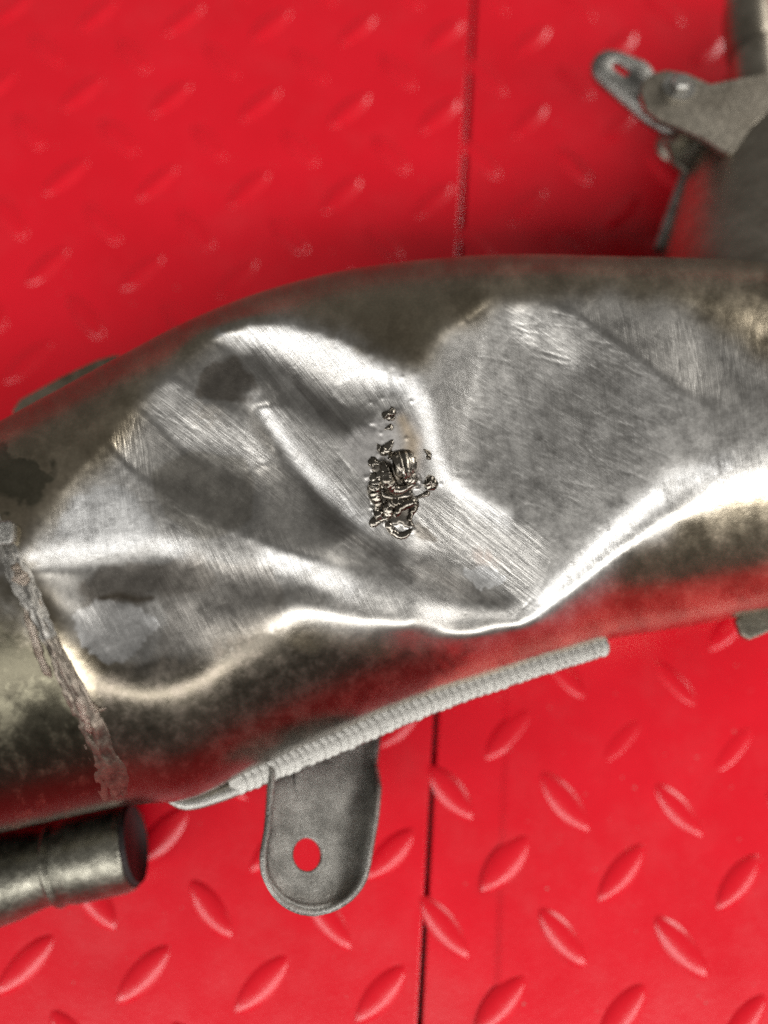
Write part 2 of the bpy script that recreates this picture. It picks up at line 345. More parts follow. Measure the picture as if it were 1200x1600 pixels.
DENT = np.array([
[0,0,0,0,0,0,0,0,0,0,0,0,0,0,0,0,0,0,0,0,0,0,0,0,0,0,0,0,0,0,0,0,0,0,0,0,0,0,0,0,0,0,0,0,0,0,0,0,0,0,0,0,0,0,0,0,0,0,0,0,0,0,0,0,0,0,0,0,0,0,0,0,0,0,0,0,0,0,0,0,0,0,0,0,0,0,0,0,0,0,0,0,0,0,0,0,0,0,0,0,0,0,0,0,0,0,0,0,0,0,0,0],
[0,0,0,0,0,0,0,0,0,0,0,0,0,0,0,0,0,0,0,0,0,0,0,0,0,0,0,0,0,0,0,0,0,0,0,0,0,0,0,0,0,0,0,0,0,0,0,0,0,0,0,0,0,0,0,0,0,0,0,0,0,0,0,0,0,0,0,0,0,0,0,0,0,0,0,0,0,0,0,0,0,0,0,0,0,0,0,0,0,0,0,0,0,0,0,0,0,0,0,0,0,0,0,0,0,0,0,0,0,0,0,0],
[0,0,0,0,0,0,0,0,0,0,0,0,0,0,0,0,0,0,0,0,0,0,0,0,0,0,0,0,0,0,0,0,0,0,0,0,0,0,0,0,0,0,0,0,0,0,0,0,0,0,0,0,0,0,0,0,0,0,0,0,0,0,0,0,0,0,0,0,0,0,0,0,0,0,0,0,0,0,0,0,0,0,0,0,0,0,0,0,0,0,0,0,0,0,0,0,0,0,0,0,0,0,0,0,0,0,0,0,0,0,0,0],
[0,0,0,0,0,0,0,0,0,0,0,0,0,0,0,0,0,0,0,0,0,0,0,0,0,0,0,0,0,0,0,0,0,0,0,0,0,0,0,0,0,0,0,0,0,0,0,0,0,0,0,0,0,0,0,0,0,0,0,0,0,0,0,0,0,0,0,0,0,0,0,0,0,0,0,0,0,0,0,0,0,0,0,0,0,0,0,0,0,0,0,0,0,0,0,0,0,0,0,0,0,0,0,0,0,0,0,0,0,0,0,0],
[0,0,0,0,0,0,0,0,0,0,0,0,0,0,0,0,0,0,0,0,0,0,0,0,0,0,0,0,0,0,0,0,0,0,0,0,0,0,0,0,0,0,0,0,0,0,0,0,0,0,0,0,0,0,0,0,0,0,0,0,0,0,0,0,0,0,0,0,0,0,0,0,0,0,0,0,0,0,0,0,0,0,0,0,0,0,0,0,0,0,0,0,0,0,0,0,0,0,0,0,0,0,0,0,0,0,0,0,0,0,0,0],
[0,0,0,0,0,0,0,0,0,0,0,0,0,0,0,0,0,0,0,0,0,0,0,0,0,0,0,0,0,0,0,0,0,0,0,0,0,0,0,0,0,0,0,0,0,0,0,0,0,0,0,0,0,0,0,0,0,0,0,0,0,0,0,0,0,0,0,-1,-1,0,-1,-2,-3,-3,-3,-2,-2,-2,-1,0,-1,-1,-1,-1,-1,-1,-1,-1,-1,-1,-1,-1,-1,0,0,0,0,0,0,0,0,0,0,0,0,0,0,0,0,0,0,0],
[0,0,0,0,0,0,0,0,0,0,0,0,0,0,0,0,0,0,0,0,0,0,0,0,0,0,0,0,0,0,0,0,0,0,0,0,0,0,0,0,0,0,0,0,0,0,0,0,0,0,0,0,0,0,0,0,0,0,0,0,0,0,0,0,0,-1,-2,-3,-4,-5,-6,-8,-9,-9,-9,-8,-6,-5,-3,-2,-1,0,0,2,2,1,0,-1,-1,-2,-3,-4,-4,-4,-4,-4,-3,-2,-1,0,0,0,0,0,0,0,0,0,0,0,0,0],
[0,0,0,0,0,0,0,0,0,0,0,0,0,0,0,0,0,0,0,0,0,0,0,0,0,0,0,0,0,0,0,0,0,0,0,0,0,1,0,0,0,0,0,0,0,0,0,0,0,0,0,0,0,0,0,0,0,0,0,0,0,0,0,0,-1,-3,-5,-7,-9,-9,-11,-14,-19,-22,-20,-17,-14,-10,-5,-1,0,1,7,10,12,10,7,4,2,0,-4,-7,-10,-13,-14,-13,-9,-6,-3,-1,-1,0,0,0,0,0,0,0,0,0,0,0],
[0,0,0,0,0,0,0,0,0,0,0,0,0,0,0,0,0,0,0,0,0,0,0,0,0,0,0,0,0,0,0,0,0,0,0,0,0,-1,-1,-1,-1,0,0,0,0,0,1,1,1,1,1,1,1,1,0,0,0,0,0,0,0,0,0,-2,-4,-7,-9,-11,-10,-7,-5,-10,-20,-24,-22,-17,-11,-6,-1,2,7,12,19,32,32,28,22,17,14,7,1,-8,-15,-23,-26,-24,-18,-11,-6,-3,-2,-1,-1,-1,0,0,0,0,0,0,0,0],
[0,0,0,0,0,0,0,0,0,0,0,0,0,0,0,0,0,0,0,0,0,0,0,0,0,0,0,0,0,0,0,0,0,1,-1,-1,0,2,2,1,1,0,-2,-3,-4,-3,-2,-1,0,1,2,2,2,2,1,1,1,1,1,0,0,0,-2,-4,-8,-11,-12,-8,3,22,35,32,9,-11,-1,10,5,10,19,25,18,15,37,43,48,48,41,38,31,29,23,13,1,-14,-24,-27,-22,-12,-5,-3,-2,-2,-1,-1,-1,-1,0,0,0,0,0,0],
[0,0,0,0,0,0,0,0,0,0,0,0,0,0,0,0,0,0,0,0,0,0,0,0,0,0,0,0,0,0,0,0,0,-2,1,2,1,-3,-3,-11,-13,-19,-21,-23,-21,-17,-12,-8,-5,-2,0,1,2,3,2,2,2,1,1,0,0,-2,-5,-8,-11,-11,-4,13,49,105,151,157,144,126,132,146,121,84,45,26,43,51,50,66,75,78,86,88,90,88,85,78,67,54,44,27,10,5,5,3,2,0,-1,-1,-1,-1,0,0,0,-1,-1,0],
[0,0,0,0,0,0,0,0,0,0,0,0,0,0,0,0,0,0,0,0,0,0,0,0,0,0,0,0,0,0,0,0,0,3,-2,-5,-12,-19,-30,-34,-35,-39,-43,-43,-40,-35,-30,-26,-21,-15,-9,-4,-1,1,2,3,3,2,1,0,-2,-5,-9,-11,-10,1,26,68,134,241,277,286,283,270,269,275,256,218,177,129,59,53,93,88,98,108,108,113,115,116,117,113,107,98,90,81,64,43,28,18,11,7,4,2,1,0,0,0,-1,-1,-2,0],
[0,0,0,0,0,0,0,0,0,0,0,0,0,0,0,0,0,0,0,0,0,0,0,0,0,0,0,0,0,-1,1,0,1,-10,-12,-28,-51,-74,-47,-22,-15,-21,-35,-49,-54,-47,-43,-43,-40,-36,-29,-20,-12,-6,-1,1,2,2,0,-2,-5,-9,-11,-9,3,33,84,160,267,359,386,402,407,399,392,393,376,334,288,241,192,126,76,108,112,109,119,121,125,126,124,123,122,121,121,111,95,77,56,40,28,19,13,8,5,3,1,0,-1,-2,-3,0],
[0,0,0,0,0,0,0,0,0,0,0,0,0,0,0,0,0,0,0,0,0,0,0,0,0,0,0,0,0,1,-2,-4,-5,-3,-30,6,70,119,157,170,176,165,136,104,64,25,-15,-49,-67,-58,-49,-42,-35,-25,-14,-6,-2,-1,-2,-5,-9,-11,-8,7,38,93,185,285,384,465,487,505,518,516,506,499,484,444,392,336,283,239,185,109,112,128,116,123,123,122,123,124,127,128,132,126,114,100,81,63,48,35,25,17,12,8,4,2,-1,-3,-5,0],
[0,0,0,0,0,0,0,0,0,0,0,0,0,0,0,0,0,0,0,0,0,0,0,0,0,0,0,1,1,-5,-6,12,52,71,160,243,290,327,343,355,352,334,303,262,218,172,123,74,19,-26,-63,-71,-60,-49,-36,-23,-12,-7,-8,-11,-12,-9,9,43,103,191,291,387,489,557,574,595,611,622,613,600,581,540,486,424,374,320,270,220,149,111,135,130,126,129,122,126,125,132,137,133,128,119,102,84,67,51,39,28,20,13,8,4,0,-3,-7,0],
[0,0,0,0,0,0,0,0,0,0,0,0,0,0,0,0,0,0,0,0,0,0,0,0,0,0,1,-2,-12,-16,3,55,172,304,373,414,461,497,512,523,515,497,457,413,365,310,256,201,148,94,40,-12,-65,-84,-64,-41,-25,-17,-15,-14,-10,7,41,105,190,288,388,482,584,636,654,673,694,717,714,689,665,628,573,510,452,402,347,290,242,184,121,132,138,126,131,128,131,138,140,140,139,133,118,101,83,66,51,39,28,19,12,6,1,-4,-9,0],
[0,0,0,0,0,0,0,0,0,0,0,0,0,0,0,0,0,0,0,0,0,0,0,0,1,0,-7,-19,-31,-21,28,164,281,384,497,581,609,636,648,657,656,636,601,551,503,446,389,331,269,206,148,92,36,-21,-61,-66,-40,-23,-15,-9,7,43,109,187,279,378,476,568,667,709,728,744,767,793,790,763,738,706,652,591,526,471,416,362,305,255,204,134,116,133,124,131,134,142,144,146,148,142,129,112,95,77,61,47,35,25,16,8,2,-4,-11,0],
[0,0,0,0,0,0,0,0,0,0,0,0,0,0,0,0,0,0,0,0,0,0,0,0,-2,-10,-24,-43,-45,-11,131,242,345,444,527,617,710,744,757,761,763,753,722,682,627,570,509,450,387,324,257,191,129,72,26,4,-1,5,4,18,54,114,182,268,365,462,556,651,744,773,794,811,833,851,850,827,802,773,724,662,598,536,478,421,368,314,257,211,150,109,133,128,133,141,141,146,149,146,134,119,102,85,69,54,41,29,19,10,3,-5,-12,0],
[0,0,0,0,0,0,0,0,0,0,0,0,0,0,0,0,0,0,0,0,0,0,-1,-5,-12,-24,-45,-57,-55,52,165,273,373,467,559,629,693,750,790,824,831,829,817,787,740,686,624,561,492,429,364,297,226,160,108,81,73,81,72,75,126,183,252,349,443,538,630,727,811,833,856,873,891,905,904,885,859,831,787,729,663,593,531,475,419,364,312,255,211,159,106,126,129,129,136,138,143,143,134,120,105,89,73,58,45,32,22,12,3,-5,-13,0],
[0,0,0,0,0,0,0,0,0,0,0,0,0,0,0,0,0,0,0,0,-1,-3,-7,-13,-23,-36,-47,-59,-33,92,188,284,380,477,543,610,672,723,771,823,872,880,877,865,829,781,724,664,600,531,460,390,320,254,193,157,143,143,138,139,191,243,324,421,512,607,698,798,867,889,910,928,945,955,953,936,910,877,839,783,711,641,576,519,463,407,352,301,248,206,165,105,112,124,117,127,133,135,128,117,104,89,75,60,47,34,23,13,3,-5,-14,0],
[0,0,0,0,0,0,0,0,0,0,0,0,0,0,0,0,0,0,0,-1,-4,-8,-12,-19,-22,-22,-19,25,66,97,203,290,379,453,514,572,629,686,744,807,858,901,914,905,890,852,800,748,688,625,554,483,408,337,278,242,224,214,210,218,243,302,388,484,574,668,761,860,917,940,960,972,989,1000,998,981,952,919,878,822,752,680,615,556,497,440,387,333,288,243,197,160,102,88,108,110,119,122,119,111,100,87,74,60,47,35,23,13,4,-5,-14,0],
[0,0,0,0,0,0,0,0,0,0,0,0,0,0,0,0,0,0,-1,-3,-8,-11,-13,-5,3,38,107,156,189,217,226,289,373,423,472,524,579,632,702,773,838,895,930,928,913,890,857,809,753,695,628,557,482,410,348,308,290,278,277,285,307,353,450,541,633,727,819,917,959,982,1000,1014,1029,1039,1036,1017,989,953,909,851,782,712,646,586,527,470,414,364,314,271,229,186,149,103,73,85,100,108,108,103,94,83,71,59,46,34,23,13,3,-5,-14,0],
[0,0,0,0,0,0,0,0,0,0,0,0,0,0,0,1,1,0,-2,-8,-12,-11,7,32,95,172,225,264,293,316,338,344,363,394,429,483,537,590,674,776,830,880,932,927,918,901,880,851,805,747,681,608,534,462,397,357,337,324,336,348,369,409,505,593,689,781,880,967,994,1024,1038,1051,1064,1072,1067,1048,1018,980,935,876,808,737,669,609,550,493,440,384,337,292,251,211,171,138,104,83,89,99,100,96,89,79,68,56,44,33,22,12,3,-5,-14,0],
[0,0,0,0,0,0,0,0,0,0,0,0,0,0,1,2,1,-1,-6,-13,-17,-3,43,141,215,282,329,365,388,408,420,434,437,433,432,447,511,568,641,700,792,883,923,923,912,900,883,859,828,784,726,657,580,502,438,400,382,366,381,406,422,468,548,642,739,830,931,1003,1028,1055,1069,1084,1091,1100,1094,1071,1040,1004,954,894,826,756,688,627,568,510,455,403,353,310,270,228,192,156,127,110,101,100,97,92,84,75,64,53,42,31,21,12,3,-5,-14,0],
[0,0,0,0,0,0,0,0,0,0,0,0,0,1,2,2,1,-4,-12,-23,-20,6,100,219,335,379,426,453,476,493,504,514,515,513,506,511,521,589,644,780,883,942,982,966,930,901,879,853,819,777,725,662,601,541,472,438,419,409,414,454,477,519,594,689,782,877,976,1034,1058,1081,1096,1107,1115,1120,1111,1088,1057,1019,969,910,841,770,703,640,581,523,465,414,365,321,280,242,203,172,144,125,115,106,98,90,80,70,60,49,39,29,19,11,3,-5,-13,0],
[0,0,0,0,0,0,0,0,0,0,0,0,1,2,2,2,-2,-11,-26,-34,-26,41,157,263,365,487,510,540,560,572,586,594,595,582,574,566,581,623,702,848,939,1008,1029,1016,970,923,880,844,803,752,686,610,535,491,497,476,460,451,454,488,524,569,640,729,823,916,1015,1055,1081,1103,1119,1126,1134,1135,1125,1102,1071,1030,979,920,853,782,711,649,590,530,474,420,371,325,285,248,214,181,158,138,125,111,99,88,77,66,55,45,35,26,17,9,2,-5,-12,0],
[0,0,0,0,0,0,0,0,0,0,0,1,1,2,2,-1,-9,-25,-45,-58,-17,93,192,301,403,484,607,610,638,651,662,672,666,658,641,632,634,671,742,868,1003,1070,1086,1054,1014,956,901,845,792,735,666,586,534,529,531,515,496,488,490,521,559,615,678,764,859,955,1043,1076,1102,1121,1132,1140,1145,1143,1131,1108,1078,1037,985,923,858,787,718,653,591,531,475,422,374,327,289,252,219,189,162,145,129,114,99,85,73,61,50,40,31,23,15,8,2,-4,-10,0],
[0,0,0,0,0,0,0,0,0,0,1,1,1,1,-1,-8,-21,-45,-69,-75,17,121,226,330,422,518,592,704,699,725,735,739,735,721,706,693,694,723,791,889,1029,1132,1143,1103,1044,995,931,870,804,741,668,605,574,563,559,546,528,520,523,548,589,655,714,796,888,984,1063,1092,1116,1131,1144,1150,1150,1146,1135,1111,1080,1038,986,925,857,788,720,652,589,528,473,418,370,325,284,249,215,189,165,146,129,111,95,80,67,55,45,35,27,19,12,7,1,-4,-9,0],
[0,0,0,0,0,0,0,0,0,1,1,1,1,-1,-7,-17,-35,-57,-79,-82,48,149,258,350,443,527,615,687,787,781,800,801,794,780,764,749,748,772,839,927,1031,1177,1199,1156,1080,1027,964,898,833,760,690,636,600,590,586,572,556,546,551,574,614,688,747,820,913,1007,1075,1104,1124,1138,1148,1152,1151,1147,1132,1111,1080,1037,984,922,853,785,715,647,580,519,464,413,363,319,278,242,211,184,163,143,123,106,89,74,60,48,38,29,22,15,10,5,1,-3,-8,0],
[0,0,0,0,0,0,0,0,1,1,1,0,-2,-7,-14,-27,-38,-49,-17,47,55,183,273,370,455,537,615,695,761,850,852,848,844,830,812,800,799,818,880,975,1060,1176,1251,1204,1126,1054,992,926,858,782,717,662,629,615,609,596,579,568,575,596,635,713,779,842,934,1023,1084,1108,1127,1137,1144,1148,1145,1140,1127,1106,1074,1032,977,915,844,775,707,636,570,508,452,400,352,308,267,233,200,176,156,135,115,97,80,65,52,40,31,23,17,12,7,3,0,-3,-6,0],
[0,0,0,0,0,0,0,0,1,1,0,-1,-6,-13,-24,-26,-25,23,84,114,171,181,300,377,459,540,615,684,753,805,884,898,885,870,852,839,838,859,920,1007,1097,1184,1255,1251,1175,1090,1015,949,878,801,736,687,650,634,629,614,599,588,592,616,652,736,807,865,945,1032,1086,1109,1125,1134,1139,1139,1137,1131,1117,1097,1066,1022,967,902,833,762,692,623,557,494,435,384,335,292,255,219,188,164,144,126,105,88,70,55,42,31,23,17,12,8,5,2,0,-2,-5,0],
[0,0,0,0,0,0,0,1,1,1,-1,-5,-12,-22,-22,-17,42,112,158,202,230,278,279,386,465,534,603,666,725,782,821,876,909,904,886,871,873,892,948,1055,1140,1199,1244,1261,1220,1130,1044,968,897,819,752,705,669,653,642,633,616,606,609,629,668,749,832,884,953,1036,1084,1107,1119,1127,1128,1127,1126,1118,1105,1082,1051,1007,951,887,818,746,676,606,539,476,417,364,321,277,238,206,174,150,134,115,97,78,59,44,31,22,15,11,7,4,2,1,0,-2,-3,0],
[0,0,0,0,0,0,1,1,1,0,-4,-10,-19,-23,-14,46,126,182,237,268,302,328,370,367,445,524,582,637,686,730,778,817,859,892,903,894,892,911,985,1038,1088,1140,1190,1234,1236,1175,1079,992,912,834,764,716,684,665,659,649,633,620,622,640,680,761,846,905,965,1037,1082,1102,1113,1117,1115,1114,1110,1104,1089,1065,1032,990,933,869,799,726,655,586,518,455,397,347,301,259,220,187,161,142,125,108,88,66,46,31,20,13,8,5,3,2,1,0,-1,-1,-2,0],
[0,0,0,0,0,0,1,1,1,-2,-8,-17,-24,-18,24,123,191,255,300,333,362,390,414,444,450,488,542,588,632,676,719,763,799,836,867,893,906,920,952,998,1046,1098,1139,1173,1201,1194,1118,1022,931,844,777,718,694,678,669,661,644,632,631,648,686,774,861,918,982,1042,1075,1093,1102,1104,1101,1098,1092,1085,1071,1044,1011,968,913,847,777,705,632,562,494,431,375,326,280,235,197,168,148,132,114,94,75,51,31,18,10,6,3,1,1,0,0,0,0,-1,-1,0],
[0,0,0,0,0,1,1,1,-1,-6,-14,-25,-23,4,98,186,259,313,359,389,415,443,468,483,505,517,523,540,572,613,657,696,736,774,805,836,865,886,920,958,997,1036,1072,1102,1135,1159,1138,1054,955,860,781,726,694,687,678,670,653,640,636,652,693,780,864,931,995,1057,1077,1083,1088,1088,1085,1080,1070,1064,1049,1027,991,946,889,824,753,678,605,534,468,405,348,301,252,210,172,153,136,116,96,77,54,31,16,7,3,1,0,0,0,0,0,0,0,0,0,0],
[0,-1,0,0,1,1,1,1,-3,-10,-22,-27,-20,55,159,245,316,369,408,439,462,489,510,532,538,544,550,542,537,553,587,625,662,699,736,772,806,839,869,902,933,966,999,1032,1061,1089,1101,1065,975,877,789,724,689,688,684,675,659,644,639,652,694,778,851,928,999,1074,1083,1084,1076,1070,1065,1057,1050,1039,1028,1002,969,923,863,798,724,649,575,504,436,373,318,267,222,183,155,138,117,95,74,49,25,12,4,0,-1,-1,-1,-1,-1,0,0,0,0,0,0,0],
[0,0,0,0,1,1,1,-1,-6,-16,-26,-27,17,118,211,297,364,418,457,486,510,532,550,568,576,568,568,560,551,537,534,553,583,614,646,679,714,748,786,822,859,894,926,954,980,1002,1022,1007,977,891,798,727,681,684,685,677,660,645,638,649,689,765,841,918,991,1070,1087,1086,1075,1060,1046,1036,1027,1016,1000,976,940,897,835,767,693,617,542,470,403,338,284,233,191,163,142,117,93,66,36,17,7,1,-2,-2,-2,-1,-1,-1,0,0,0,0,0,0,0,0],
[0,0,0,1,1,2,1,-4,-12,-23,-27,-8,75,172,267,344,413,467,505,532,552,572,588,600,609,599,585,577,564,551,535,518,516,533,554,580,608,639,673,710,751,789,828,863,893,914,920,919,905,885,804,731,680,673,684,673,658,642,634,645,677,750,827,908,984,1060,1075,1079,1069,1056,1037,1015,1000,989,971,944,909,861,804,733,658,581,504,430,362,299,248,200,168,144,117,83,47,21,9,2,-2,-3,-3,-2,-1,-1,0,0,0,0,0,0,0,0,0,0],
[0,0,1,1,1,1,-2,-9,-21,-29,-24,35,128,219,310,389,455,508,548,573,592,609,622,633,636,628,607,594,575,558,540,524,504,484,476,482,506,536,567,595,632,671,707,744,780,813,822,818,818,805,792,729,682,665,671,668,650,635,627,633,661,737,813,896,971,1047,1058,1061,1054,1042,1026,1004,981,961,938,910,875,829,767,694,616,538,461,387,315,256,209,175,144,113,75,27,5,0,-4,-5,-4,-3,-2,-1,-1,0,0,0,0,0,0,0,0,0,0,0],
[0,1,1,1,1,0,-7,-19,-35,-35,-2,83,172,263,349,429,496,549,586,610,628,641,653,663,662,652,632,608,590,569,543,519,502,480,452,429,414,424,455,490,521,552,583,614,648,681,709,716,711,709,705,707,675,660,660,651,641,623,617,620,651,722,800,879,953,1027,1038,1039,1031,1020,1001,983,958,932,904,873,837,789,725,648,570,491,412,338,270,215,178,143,107,61,13,-6,-9,-9,-6,-4,-3,-2,-1,0,0,0,0,0,0,0,0,0,0,0,0,0],
[0,1,1,1,1,-3,-12,-33,-50,-50,33,123,211,301,385,466,531,585,622,644,660,672,684,692,692,677,658,631,607,580,553,527,500,477,452,429,408,384,361,371,405,440,470,496,517,541,568,592,603,597,582,571,600,643,648,641,622,605,597,606,640,709,777,858,929,1000,1012,1012,1005,993,973,952,927,902,868,837,794,743,677,597,519,436,358,285,223,184,137,99,46,1,-10,-13,-12,-7,-5,-3,-1,-1,0,0,0,0,0,0,0,0,0,0,0,0,0,0],
[0,2,1,1,0,-4,-17,-38,-69,-27,69,155,248,333,421,498,566,619,658,678,695,706,717,722,722,711,686,659,629,601,567,535,504,475,449,427,406,388,373,346,310,309,340,372,401,424,436,448,462,468,485,528,559,577,605,619,606,589,579,587,628,694,761,831,902,968,982,982,973,960,939,915,892,864,833,797,751,694,624,542,459,377,300,234,186,136,88,26,-7,-13,-15,-12,-7,-4,-2,-1,0,0,0,0,0,0,0,0,0,0,0,0,0,0,0,0],
[0,1,1,1,-1,-4,-13,-28,-35,16,101,192,282,371,456,534,603,659,691,714,726,738,747,754,753,740,715,684,650,616,580,544,510,474,449,424,401,380,361,343,319,306,276,261,265,294,326,351,368,403,452,474,500,527,542,553,562,556,555,564,605,665,728,795,863,928,947,945,938,921,901,874,849,821,791,752,703,637,563,479,394,315,243,189,131,78,11,-11,-15,-16,-11,-7,-3,-1,0,0,0,0,0,0,0,0,0,0,0,0,0,0,0,0,0,0],
[0,1,1,0,-1,-3,-5,-3,10,59,139,228,317,405,488,564,634,690,725,744,757,764,773,779,775,762,736,705,665,625,592,554,517,483,452,426,402,380,358,338,319,307,286,264,259,241,240,259,297,348,383,421,446,465,481,488,489,490,498,520,568,624,684,749,815,879,904,909,899,882,856,830,800,773,742,701,645,574,493,410,326,255,193,127,66,-1,-12,-18,-16,-10,-6,-3,-1,0,0,0,0,0,0,0,0,0,0,0,0,0,0,0,0,0,0,0],
[0,1,0,0,-1,-1,2,16,54,99,171,259,348,434,514,592,660,716,749,767,774,780,783,784,777,762,736,703,665,628,594,558,520,488,456,428,404,378,356,338,324,307,281,258,250,243,233,240,247,269,307,340,376,400,413,420,420,421,432,465,508,562,625,690,758,821,853,861,859,838,810,775,747,718,686,643,582,501,418,337,261,195,126,50,-12,-15,-20,-14,-9,-5,-2,0,0,1,1,0,0,0,0,0,0,0,0,0,0,0,0,0,0,0,0,0],
[0,1,0,0,-1,-1,3,19,63,135,199,277,365,445,523,596,660,709,740,757,766,769,771,767,758,741,716,684,648,610,575,543,512,485,457,429,402,375,352,332,318,299,276,252,241,229,221,224,232,242,267,298,317,337,346,348,346,348,363,395,436,490,554,618,684,751,784,800,791,778,756,721,685,656,621,576,510,422,340,264,196,123,33,-23,-20,-23,-14,-8,-4,-1,0,1,1,1,0,0,0,0,0,0,0,0,0,0,0,0,0,0,0,0,0,0],
[0,1,0,0,-1,-2,-1,8,29,71,137,213,300,387,470,545,610,660,696,718,730,737,738,734,724,708,684,655,621,587,554,523,493,467,443,416,389,362,335,317,301,278,252,232,222,216,207,206,210,219,238,262,280,293,298,294,288,283,295,322,360,413,474,537,598,665,694,706,705,697,680,651,621,586,549,501,428,338,260,193,115,16,-27,-24,-25,-14,-8,-3,-1,0,1,1,1,0,0,0,0,0,0,0,0,0,0,0,0,0,0,0,0,0,0,0],
[0,1,0,0,-1,-3,-4,-3,6,28,69,135,218,306,392,469,536,590,631,659,677,688,692,690,682,667,646,619,589,557,525,495,467,441,415,389,362,335,311,290,269,245,215,190,179,181,180,179,187,193,207,227,242,251,250,245,234,225,231,252,286,333,391,450,509,572,599,607,600,592,584,577,546,508,470,415,336,252,182,100,2,-25,-28,-26,-14,-8,-2,0,1,1,1,0,0,0,0,0,0,0,0,0,0,0,0,0,0,0,0,0,0,0,0,0],
[0,1,0,0,-1,-2,-4,-6,-6,1,24,69,139,221,304,382,451,509,556,591,616,633,642,644,639,627,608,584,556,525,494,464,435,407,380,353,325,298,270,243,212,176,136,101,87,92,111,131,143,160,172,181,201,207,206,197,183,168,168,186,214,255,307,361,418,475,496,501,492,481,476,480,459,420,380,315,243,167,70,-10,-24,-30,-24,-13,-7,-2,0,1,1,1,0,0,0,0,0,0,0,0,0,0,0,0,0,0,0,0,0,0,0,0,0,0],
[0,1,0,0,0,-1,-3,-6,-9,-8,1,28,78,147,223,298,368,429,481,523,556,580,595,602,602,593,576,554,527,496,464,432,401,371,341,312,283,254,223,191,155,115,73,40,26,27,38,55,78,101,124,140,153,160,158,147,131,112,104,122,146,183,229,275,330,368,383,380,370,357,351,345,339,319,270,216,144,53,-3,-21,-29,-21,-13,-6,-2,0,1,1,1,0,0,0,0,0,0,0,0,0,0,0,0,0,0,0,0,0,0,0,0,0,0,0],
[0,0,0,0,0,0,-2,-4,-7,-9,-7,7,39,91,157,226,294,357,413,462,501,532,554,566,570,564,551,530,503,472,439,404,370,336,303,271,240,208,176,143,106,68,32,7,-4,-4,2,11,22,37,54,72,89,98,99,91,73,53,40,48,82,119,161,209,258,285,294,283,266,247,235,229,226,207,164,95,14,-7,-23,-25,-18,-11,-5,-1,0,1,1,1,0,0,0,0,0,0,0,0,0,0,0,0,0,0,0,0,0,0,0,0,0,0,0,0],
[0,0,0,0,0,0,0,-2,-4,-6,-7,-1,18,55,108,169,233,296,355,408,453,489,515,532,539,537,525,507,481,450,415,378,340,303,266,232,198,166,134,102,69,38,12,-4,-11,-11,-9,-6,-1,4,11,19,24,26,23,13,-4,-25,-38,-50,0,45,95,143,175,200,201,188,167,147,128,116,108,84,19,-42,-32,-31,-22,-15,-9,-4,-1,0,1,1,1,0,0,0,0,0,0,0,0,0,0,0,0,0,0,0,0,0,0,0,0,0,0,0,0,0],
[0,0,0,0,0,0,0,0,-1,-3,-4,-1,10,35,75,127,185,246,304,359,406,444,473,492,501,501,493,477,454,424,389,351,311,270,232,195,160,128,98,69,43,20,3,-6,-9,-9,-8,-8,-7,-6,-4,-2,-1,-2,-8,-23,-52,-85,-112,-98,-65,-30,4,43,74,91,88,67,37,3,-16,-30,-42,-61,-68,-57,-43,-24,-14,-7,-3,0,0,1,0,0,0,0,0,0,0,0,0,0,0,0,0,0,0,0,0,0,0,0,0,0,0,0,0,0,0,0],
[0,0,0,0,0,0,0,0,0,0,0,2,9,26,56,97,148,203,258,311,358,396,424,443,453,455,450,437,417,390,357,319,279,238,198,160,126,95,68,44,24,9,-1,-4,-5,-5,-4,-5,-5,-6,-6,-6,-6,-7,-10,-18,-30,-46,-56,-62,-53,-43,-39,-47,-42,-34,-41,-61,-77,-72,-64,-58,-57,-52,-50,-41,-24,-12,-5,-1,0,0,0,0,0,0,0,0,0,0,0,0,0,0,0,0,0,0,0,0,0,0,0,0,0,0,0,0,0,0,0,0],
[0,0,0,0,0,0,0,1,1,1,2,5,11,23,45,76,117,165,215,264,307,343,369,387,395,398,396,387,371,348,317,282,242,202,163,127,94,67,44,25,12,3,-2,-3,-2,-2,-1,-2,-2,-3,-3,-4,-4,-4,-5,-7,-12,-18,-25,-25,-24,-25,-28,-31,-36,-38,-41,-45,-47,-46,-42,-37,-32,-28,-22,-14,-7,-2,0,0,0,0,0,0,0,0,0,0,0,0,0,0,0,0,0,0,0,0,0,0,0,0,0,0,0,0,0,0,0,0,0,0],
[0,0,0,0,0,0,0,1,1,2,4,7,12,22,38,62,94,132,174,217,256,289,314,331,339,342,342,334,320,299,271,238,202,164,128,95,66,43,25,12,4,0,-1,-1,-1,0,0,0,0,-1,-1,-1,-1,-1,0,0,-1,-2,-3,-4,-5,-8,-11,-17,-20,-22,-23,-24,-24,-20,-16,-12,-9,-5,-2,-1,1,0,0,0,0,0,0,0,0,0,0,0,0,0,0,0,0,0,0,0,0,0,0,0,0,0,0,0,0,0,0,0,0,0,0,0],
[0,0,0,0,0,0,0,1,1,2,4,7,12,20,33,51,74,104,137,172,206,236,260,276,286,290,287,279,265,245,219,190,157,125,94,66,43,25,13,5,1,-1,-1,-1,0,0,0,0,0,0,0,0,0,0,1,2,2,3,3,3,2,0,-2,-4,-6,-6,-6,-6,-5,-4,-2,0,1,1,1,0,0,0,0,0,0,0,0,0,0,0,0,0,0,0,0,0,0,0,0,0,0,0,0,0,0,0,0,0,0,0,0,0,0,0,0,0],
